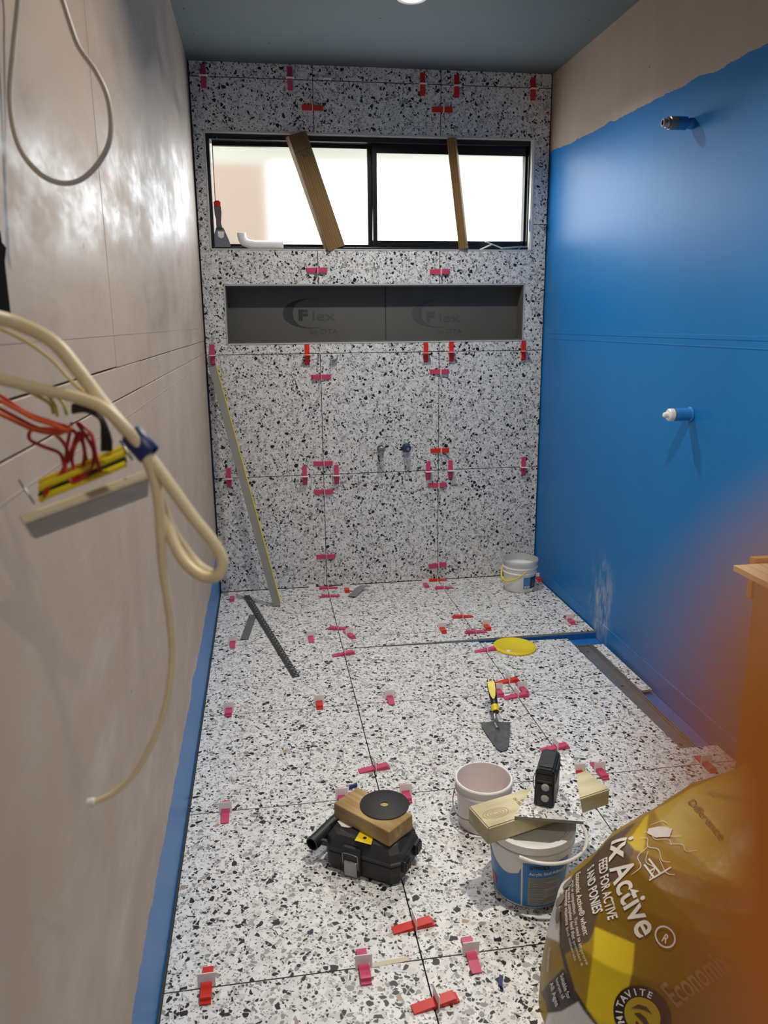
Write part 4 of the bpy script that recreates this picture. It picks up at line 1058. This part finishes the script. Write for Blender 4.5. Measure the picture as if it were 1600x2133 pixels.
def bag_print(bm, p0, p1, upsign=1, height_px=None, width_fit=True, off=.0026, sub=.009, name='lettering', mat=None):
    """lay a flat 2D print on the film: baseline runs between two points of the film"""
    h0 = hit(*p0); h1 = hit(*p1)
    if h0[0] is None or h1[0] is None: bm.free(); print('miss', p0, p1); return
    a, b = h0[0], h1[0]; e1 = (b - a); wl = e1.length; e1.normalize()
    hm = hit((p0[0] + p1[0]) / 2, (p0[1] + p1[1]) / 2); n = (h0[1] + h1[1] + hm[1]); 
    if n.dot(CAM - a) < 0: n = -n
    n = (n - e1 * n.dot(e1)).normalized(); e2 = n.cross(e1)
    w = max(v.co.x for v in bm.verts) or 1; k = wl / w if width_fit else 1
    def fn(x, y):
        q = a + e1 * (x * k) + e2 * y
        r = bvh.ray_cast(q + n * .12, -n, .3)
        if r[0] is None: r = bvh.find_nearest(q)
        nn = r[1] if r[1].dot(n) > 0 else -r[1]
        return r[0] + nn * off
    map_bm(bm, fn, sub); return obj(name, bm, mat, fbag)
M_INKW = plain('white_ink', (.68, .64, .60, 1), .45, var=.05)
M_INKT = plain('tan_ink', (.24, .15, .07, 1), .5, var=.05)
M_INKD = plain('dark_ink', (.05, .03, .01, 1), .5)
def bt(s, p0, p1, size, bold=0.0, mat=M_INKW, **k): bag_print(text_mesh(s, size, bold), p0, p1, mat=mat, **k)
bt('ix', (1278, 1752), (1271, 1798), .074, .02)
bt('Active', (1272, 1812), (1331, 1956), .074, .015)
bag_print(text_mesh('R', .022, .02), (1378, 1958), (1388, 1966), mat=M_INKW)
bm = B(); lathe(bm, [(.0155, 0), (.0185, 0)], 28, (.008, .008, 0)); bag_print(bm, (1373, 1950), (1391, 1968), mat=M_INKW, width_fit=False, name='trademark_ring')
bt('FEED FOR ACTIVE', (1250, 1794), (1268, 1918), .030, .02)
bt('S AND PONIES', (1226, 1812), (1237, 1906), .030, .02)
bt('Economix Active® when:', (1202, 1822), (1217, 1950), .017, .01)
bt('work or competition.  You need to improve', (1193, 1836), (1223, 2010), .0105)
bt('You want a complete feed that provides a', (1186, 1846), (1213, 2012), .0105)
bt('essential vitamins and minerals', (1180, 1856), (1199, 2002), .0105)
bt('No added molasses', (1146, 1972), (1142, 2022), .016, .0, M_INKW)
bt('Suitable for', (1169, 2032), (1185, 2082), .019, .01)
bt('horses of', (1160, 2042), (1174, 2083), .019, .01)
bt('All Ages', (1148, 2050), (1160, 2098), .024, .015)
bt('Economix', (1408, 2098), (1530, 2016), .062, .015, M_INKT)
bt('Difference', (1432, 1672), (1500, 1752), .022, .0, M_INKD)
bt('FINE NUTRITION', (1472, 1656), (1536, 1672), .016, .01, M_INKT)
bm = B(); lathe(bm, [(.031, 0), (.050, 0)], 40); bag_print(bm, (1338, 2114), (1372, 2114), off=.0022, mat=plain('logo_dark', (.014, .009, .008, 1), .45), width_fit=False, name='round_logo')
bm = B(); lathe(bm, [(0, 0), (.031, 0)], 40); bag_print(bm, (1338, 2114), (1372, 2114), mat=plain('logo_yellow', (.38, .25, .01, 1), .45), width_fit=False, name='logo_field', off=.0030)
def ring_text(s, r, a0, a1, size):
    bm = B()
    for i, ch_ in enumerate(s):
        t_ = text_mesh(ch_, size, .02, 'CENTER'); a = R(a0 + (a1 - a0) * i / (len(s) - 1))
        m = Matrix.Rotation(a - math.pi / 2, 4, 'Z'); m.translation = (r * math.cos(a), r * math.sin(a), 0); bmesh.ops.transform(t_, matrix=m, verts=t_.verts[:])
        tm = bpy.data.meshes.new('t'); t_.to_mesh(tm); t_.free(); bm.from_mesh(tm); bpy.data.meshes.remove(tm)
    return bm
bag_print(ring_text('MITAVITE', .0345, 190, 62, .0165), (1338, 2114), (1372, 2114), mat=M_INKW, width_fit=False, off=.0036)
bm = B()
for poly in ([(-.018, .012), (-.004, .019), (.010, .015), (.018, .002), (.008, .008), (-.004, .012)], [(-.014, .004), (-.004, .005), (.006, -.004), (.010, -.018), (.002, -.020), (-.002, -.010)], [(-.012, -.008), (-.008, -.012), (-.010, -.018), (-.015, -.014)]):
    bm.faces.new([bm.verts.new((x, y, 0)) for x, y in poly])
bag_print(bm, (1338, 2114), (1372, 2114), mat=M_INKD, width_fit=False, off=.0036, name='logo_emblem')
# line drawing of a jumping horse, loose strokes
rnd = random.Random(3); bm = B()
def stroke(pts, th=.0008):
    P = [Vector((x * .72, y * .72, 0)) for x, y in pts]; P = smooth_path(P, 4)
    L_ = []; R_ = []
    for i, q in enumerate(P):
        d = (P[min(i + 1, len(P) - 1)] - P[max(i - 1, 0)]).normalized(); n = Vector((-d.y, d.x, 0)) * th * (1 - .5 * abs(2 * i / len(P) - 1)); L_.append(bm.verts.new(q + n)); R_.append(bm.verts.new(q - n))
    for i in range(len(P) - 1): bm.faces.new((L_[i], L_[i + 1], R_[i + 1], R_[i]))
H0 = (1340, 1745)
for pts in ([(0, .02), (.02, .03), (.05, .02), (.08, .04), (.10, .03)], [(.01, 0), (.03, .01), (.05, -.01), (.08, .0), (.11, -.02), (.13, -.01)], [(.03, .06), (.05, .07), (.07, .05), (.10, .07)], [(.06, -.02), (.08, -.05), (.11, -.05), (.12, -.08)], [(.05, -.01), (.05, -.05), (.08, -.07), (.07, -.10)], [(.0, .05), (.02, .08), (.04, .08)], [(.09, .03), (.12, .05), (.14, .04), (.16, .06)], [(.10, -.02), (.14, -.04), (.16, -.03)]): stroke(pts)
bag_print(bm, (1330, 1745), (1400, 1790), mat=M_INKW, width_fit=False, name='line_drawing')
bm = B(); bm.faces.new([bm.verts.new((x, y, 0)) for x, y in ((0, 0), (.018, .012), (.045, .020), (.052, .0), (.030, -.014), (.006, -.012))])
bag_print(bm, (1352, 1728), (1395, 1745), mat=M_INKW, width_fit=False, name='printed_patch')
bm = B()
for x0, x1, y0, y1 in ((0, .004, 0, .032), (.014, .018, 0, .038), (-.008, .040, -.003, 0), (.004, .014, .012, .015)): bm.faces.new([bm.verts.new(v) for v in ((x0, y0, 0), (x1, y0, 0), (x1, y1, 0), (x0, y1, 0))])
bag_print(bm, (1360, 1829), (1392, 1810), mat=M_INKW, width_fit=False, name='printed_jump')
for q in ((1184, 1842), (1168, 1876), (1163, 1908)):
    bm = B(); lathe(bm, [(0, 0), (.010, 0), (.0112, 0)], 20, m=Matrix(((.8, 0, 0), (0, 1.3, 0), (0, 0, 1)))); bag_print(bm, q, (q[0] + 8, q[1] + 2), mat=plain('oval_ink', (.16, .14, .12, 1), .5), width_fit=False, name='printed_oval')

# ------------------------------------------------------------------ cables and switch plate hanging at the left
def cab(name, pts, r, mat, parent, d=None, flat=1.0, n=12, sm=6):
    bm = B(); P = [at(p[0], p[1], p[2] if len(p) > 2 else d) for p in pts]
    tube(bm, P, r, n, sm=sm, flat=flat, nrm=tuple(RM @ Vector((0, 0, 1)))); return obj(name, bm, mat, parent, smooth=True)
HG = empty('cable_bundle', (0, 0, 0), 'taped bundle of cream cables looping out from the left wall', 'cable')
D0 = .62
cab('thick_cable', [(-150, 640, .58), (-40, 655, .60), (30, 672, .62), (110, 712, .62), (165, 775, .62), (215, 840, .62), (262, 895, .62), (305, 945, .62), (350, 1005, .62), (400, 1075, .62), (448, 1135, .62), (464, 1172, .62), (452, 1200, .62), (420, 1200, .625), (380, 1165, .63), (352, 1105, .635), (336, 1045, .635), (318, 985, .63), (296, 935, .63)], lambda u: .0062 - .0016 * min(1, u * 1.6), M_CREAM, HG)
cab('cable', [(-120, 770, .60), (0, 790, .61), (90, 812, .61), (160, 828, .61), (215, 850, .61), (262, 893, .61), (295, 935, .615), (318, 985, .62), (331, 1050, .625), (335, 1120, .63), (340, 1190, .64), (352, 1270, .65), (359, 1360, .66), (350, 1450, .66), (325, 1530, .66), (285, 1605, .66), (240, 1650, .66), (198, 1671, .66)], lambda u: .0048 - .0022 * min(1, max(0, u - .35) * 2.2), M_CREAM, HG)
cab('inner_cable', [(290, 925, .625), (312, 975, .635), (340, 1060, .645), (368, 1120, .645), (410, 1175, .64), (440, 1196, .635)], .0042, M_CREAM, HG)
bm = B(); c = at(193, 1671, .66); lathe(bm, [(0, -.003), (.0036, -.002), (.004, .001), (.0034, .004), (0, .0045)], 16, c, m=frame_from(RM @ Vector((-1, -.2, 0)), (0, 0, 1))); obj('white_cable_end', bm, M_WHITE, HG, smooth=True)
cab('thin_cable', [(-80, 660, .66), (0, 685, .66), (60, 715, .66), (110, 752, .66), (150, 795, .65), (190, 830, .64)], .0016, plain('yellowish_sheath', (.62, .50, .22, 1), .45), HG, n=8)
bm = B(); a, b = at(272, 903, .617), at(312, 948, .617); m = frame_from(b - a, RM @ Vector((1, 0, 0))); 
lathe(bm, [(.0085, 0), (.0092, .001), (.0092, (b - a).length - .001), (.0085, (b - a).length)], 24, a, m=Matrix((m.col[0] * 1.05, m.col[1] * .8, m.col[2])).transposed()); obj('navy_tape', bm, M_NAVY, HG, smooth=True)
# switch plate with its wires
SP = empty('switch_plate', (0, 0, 0), 'cream switch plate hanging edge on with coloured wires behind it', 'switch')
a, b = at(42, 1083, .66), at(310, 985, .70)
M_PLATE = plain('cream_plate', (.70, .60, .42, 1), .35, var=.04)
ex_ = (b - a).normalized(); vw = ray(180, 1040).normalized(); dn = (RM @ Vector((.25, -.62, 0)) + vw * 2.8); dn = (dn - ex_ * dn.dot(ex_)).normalized()
bm = B(); nrm = ex_.cross(dn).normalized()
if nrm.dot(RM @ Vector((0, 1, 0))) < 0: nrm = -nrm
mm = Matrix((ex_, dn, nrm)).transposed(); L = (b - a).length
box(bm, (a + b) / 2 + dn * .034, (L, .068, .0085), mm, 0, .0022); obj('plate', bm, M_PLATE, SP)
bm = B(); box(bm, (a + b) / 2 + dn * .036 - nrm * .0046, (L * .96, .064, .0006), mm); obj('plate_face', bm, plain('shaded_dirty_face', (.30, .265, .235, 1), .55, var=.35, vscale=40), SP)  # shade on the plate's face painted in as grey-brown, with blotchy dirt
TK_ = nrm * .006
M_GY = plain('yellow_wire', (.72, .56, .01, 1), .4, var=.05); M_GG = plain('dark_green_wire', (.012, .05, .018, 1), .4)
for i, (oy, mt, dz) in enumerate(((0, M_GY, 0), (-9, M_GG, .004), (-17, M_GY, .006), (-26, M_GG, .008), (-35, M_GY, .010), (-24, M_GY, -.004))):
    cab('earth_wire', [(84, 1042 + oy, .665 + dz), (100, 1032 + oy, .664 + dz), (160, 1008 + oy, .668 + dz), (220, 984 + oy, .676 + dz), (262, 966 + oy, .684 + dz)], .0028 if i != 3 else .0020, mt, SP, n=8)
M_REDW = plain('red_wire', (.42, .012, .012, 1), .38, var=.1); M_ORW = plain('orange_wire', (.62, .10, .015, 1), .4); M_BLW = plain('black_wire', (.01, .01, .01, 1), .35)
for pts in ([(-40, 800), (10, 830), (60, 862), (110, 880), (150, 895), (175, 930), (170, 980), (150, 1000)], [(-40, 830), (20, 862), (70, 888), (115, 905), (140, 940), (128, 985), (105, 1012), (95, 1030)],
            [(140, 900), (100, 893), (66, 896), (62, 915), (90, 930), (125, 945), (135, 975), (150, 1003), (180, 990)], [(150, 880), (140, 930), (135, 985)], [(165, 880), (190, 905), (200, 950), (210, 985)], [(185, 905), (160, 920), (150, 960), (165, 990), (190, 975), (195, 940), (180, 910), (160, 880)], [(90, 1035), (105, 1010), (135, 985)], [(140, 965), (165, 900), (180, 960)]):
    cab('red_wire', [(x, y, .655 + .00006 * x) for x, y in pts], .0016, M_REDW, SP, n=8)
for pts in ([(-40, 815), (20, 845), (70, 872), (110, 885), (145, 900)], [(-40, 845), (20, 872), (70, 895), (120, 903), (150, 890)]): cab('orange_wire', [(x, y, .65) for x, y in pts], .0017, M_ORW, SP, n=8)
for k in range(3): cab('black_wire', [(150, 846 + k * 6, .675), (180, 842 + k * 7, .675), (210, 868 + k * 3, .675), (228 - k * 7, 910, .678), (230 - k * 8, 940, .68)], .0019, M_BLW, SP, n=8)
for pts in ([(60, 806), (95, 822), (115, 845), (120, 868)], [(-20, 795), (40, 808), (100, 838), (112, 862)], [(110, 822), (130, 838), (140, 865)]): cab('yellow_green_wire', [(x, y, .668) for x, y in pts], .0015, plain('yellow_green', (.50, .55, .08, 1), .4), SP, n=8)
for (p, q) in (((40, 1000), (72, 1050)), ((250, 918), (276, 958))):
    bm = B(); tube(bm, [at(*p, .675), at(*q, .672)], .0011, 8, sm=0); obj('long_screw', bm, M_STEEL, SP)
# white cable loop high on the left
t = empty('cable_loop', (0, 0, 0), 'thin white cable hanging in a loop at the upper left', 'cable')
P = [(.40, -3.02, 2.49)] ; pts = [at(45, -120, .86), at(38, 0, .86), at(28, 100, .86), at(21, 210, .86), at(38, 300, .86), at(75, 355, .87), at(120, 380, .88), at(165, 376, .89), at(205, 340, .9), at(230, 285, .9), at(226, 210, .9), at(200, 150, .9), at(165, 100, .9), at(146, 50, .9), at(130, 0, .9), at(110, -60, .9)]
up_ = lambda q: [Vector((q.x - .004, q.y, z)) for z in (q.z + .08, q.z + .2, q.z + .35, q.z + .5, 2.36, 2.505)]
P = up_(pts[0])[::-1] + pts + up_(pts[-1])
bm = B(); tube(bm, P, .0031, 10, sm=6); obj('loop', bm, M_CABLEW, t, smooth=True)
# dark bracket on the left wall edge
wl_ = lambda px, py: on(px, py, 0, XL)
t = empty('wall_bracket', wl_(-20, 580), 'black plastic bracket on the left wall at the picture edge', 'bracket'); c = t.location.copy()
bm = B(); prism(bm, [wl_(*q) - c for q in ((-70, 470), (-10, 480), (-6, 505), (3, 516), (0, 545), (6, 600), (14, 668), (-70, 668))], (.005, 0, 0)); obj('bracket', bm, plain('matt_black', (.004, .003, .003, 1), .95, spec=.05), t)

# ------------------------------------------------------------------ the hand whose fingertip blurs the right edge
def hand():
    def L(x, y, d): return CAM + RM @ Vector((x, y, -d))
    mm = .001
    V_ = []; E_ = []; Rr = []
    def add(p, r, par=None):
        V_.append(L(*p)); Rr.append(r)
        if par is not None: E_.append((par, len(V_) - 1))
        return len(V_) - 1
    root = add((.086, -.088, .008), .026)
    wr = add((.110, -.134, .000), .024, root); fa = add((.136, -.200, -.006), .031, wr); add((.172, -.300, -.020), .038, fa)
    fx = FX
    k = add((.060, -.062, .016), .0165, root); k1 = add((.0285, -.034, .0185), .0130, k); k2 = add((fx[0] + .0026, fx[1] - .012, fx[2] + .003), .0123, k1); k3 = add(fx, .0122, k2); add((fx[0] - .0012, fx[1] + .005, fx[2] - .0004), .0105, k3)
    for q, rr in ((((.076, -.051, .014), (.064, -.012, .028), (.057, .008, .022), (.056, .015, .008)), .0130), (((.092, -.043, .012), (.084, -.004, .026), (.078, .013, .018), (.077, .016, .005)), .0122), (((.108, -.038, .007), (.104, -.006, .018), (.099, .007, .011), (.098, .009, .001)), .0108)):
        p_ = root
        for n_, v_ in enumerate(q): p_ = add(v_, rr * (1.25, 1.0, .95, .82)[n_], p_)
    a = add((.066, -.094, -.010), .0175, root); b = add((.044, -.078, -.018), .0140, a); c_ = add((.030, -.060, -.020), .0125, b); add((.026, -.052, -.020), .0105, c_)
    me = bpy.data.meshes.new('hand'); me.from_pydata([tuple(v) for v in V_], E_, []); 
    o = bpy.data.objects.new('hand', me); COL.objects.link(o)
    sk = o.modifiers.new('skin', 'SKIN'); sk.use_smooth_shade = True
    for i, sv in enumerate(me.skin_vertices[0].data): sv.radius = (Rr[i], Rr[i]); sv.use_root = (i == 0)
    ss = o.modifiers.new('sub', 'SUBSURF'); ss.levels = 2; ss.render_levels = 2
    bpy.context.view_layer.update()
    ev = bpy.data.meshes.new_from_object(o.evaluated_get(bpy.context.evaluated_depsgraph_get()))
    bpy.data.objects.remove(o)
    return ev
FX = (.0162, -.0030, .0128)
t = NT('skin'); t.base(t.mix(t.noise(t.co(), 160, 3), (.54, .275, .050, 1), (.60, .315, .065, 1))); t.p.inputs['Roughness'].default_value = .5
tl = t.n('ShaderNodeBsdfTranslucent'); tl.inputs['Color'].default_value = (.80, .41, .045, 1); mx = t.n('ShaderNodeMixShader'); mx.inputs[0].default_value = .55
t.l(t.p.outputs[0], mx.inputs[1]); t.l(tl.outputs[0], mx.inputs[2]); t.l(mx.outputs[0], t.t.nodes['Material Output'].inputs[0])
hm_ = hand(); hm_.shade_smooth()
person = empty('person', CAM + RM @ Vector((.082, -.088, -.008)), 'bare right hand reaching in at the right edge, fingertip out of focus', 'person')
ho = obj('hand', hm_, t.m, None); ho.parent = person; ho.matrix_parent_inverse = Matrix.Translation(-person.location)
bm = B(); nl = [CAM + RM @ Vector(v) for v in ((FX[0] + .003, FX[1] - .002, -FX[2] - .0078), (FX[0] + .006, FX[1] + .001, -FX[2] - .0068), (FX[0] + .004, FX[1] + .006, -FX[2] - .0060), (FX[0] + .000, FX[1] + .006, -FX[2] - .0064))]
prism(bm, nl, RM @ Vector((0, 0, -.0004))); no = obj('fingernail', bm, plain('nail', (.6, .36, .26, 1), .3), None); no.parent = person; no.matrix_parent_inverse = Matrix.Translation(-person.location)
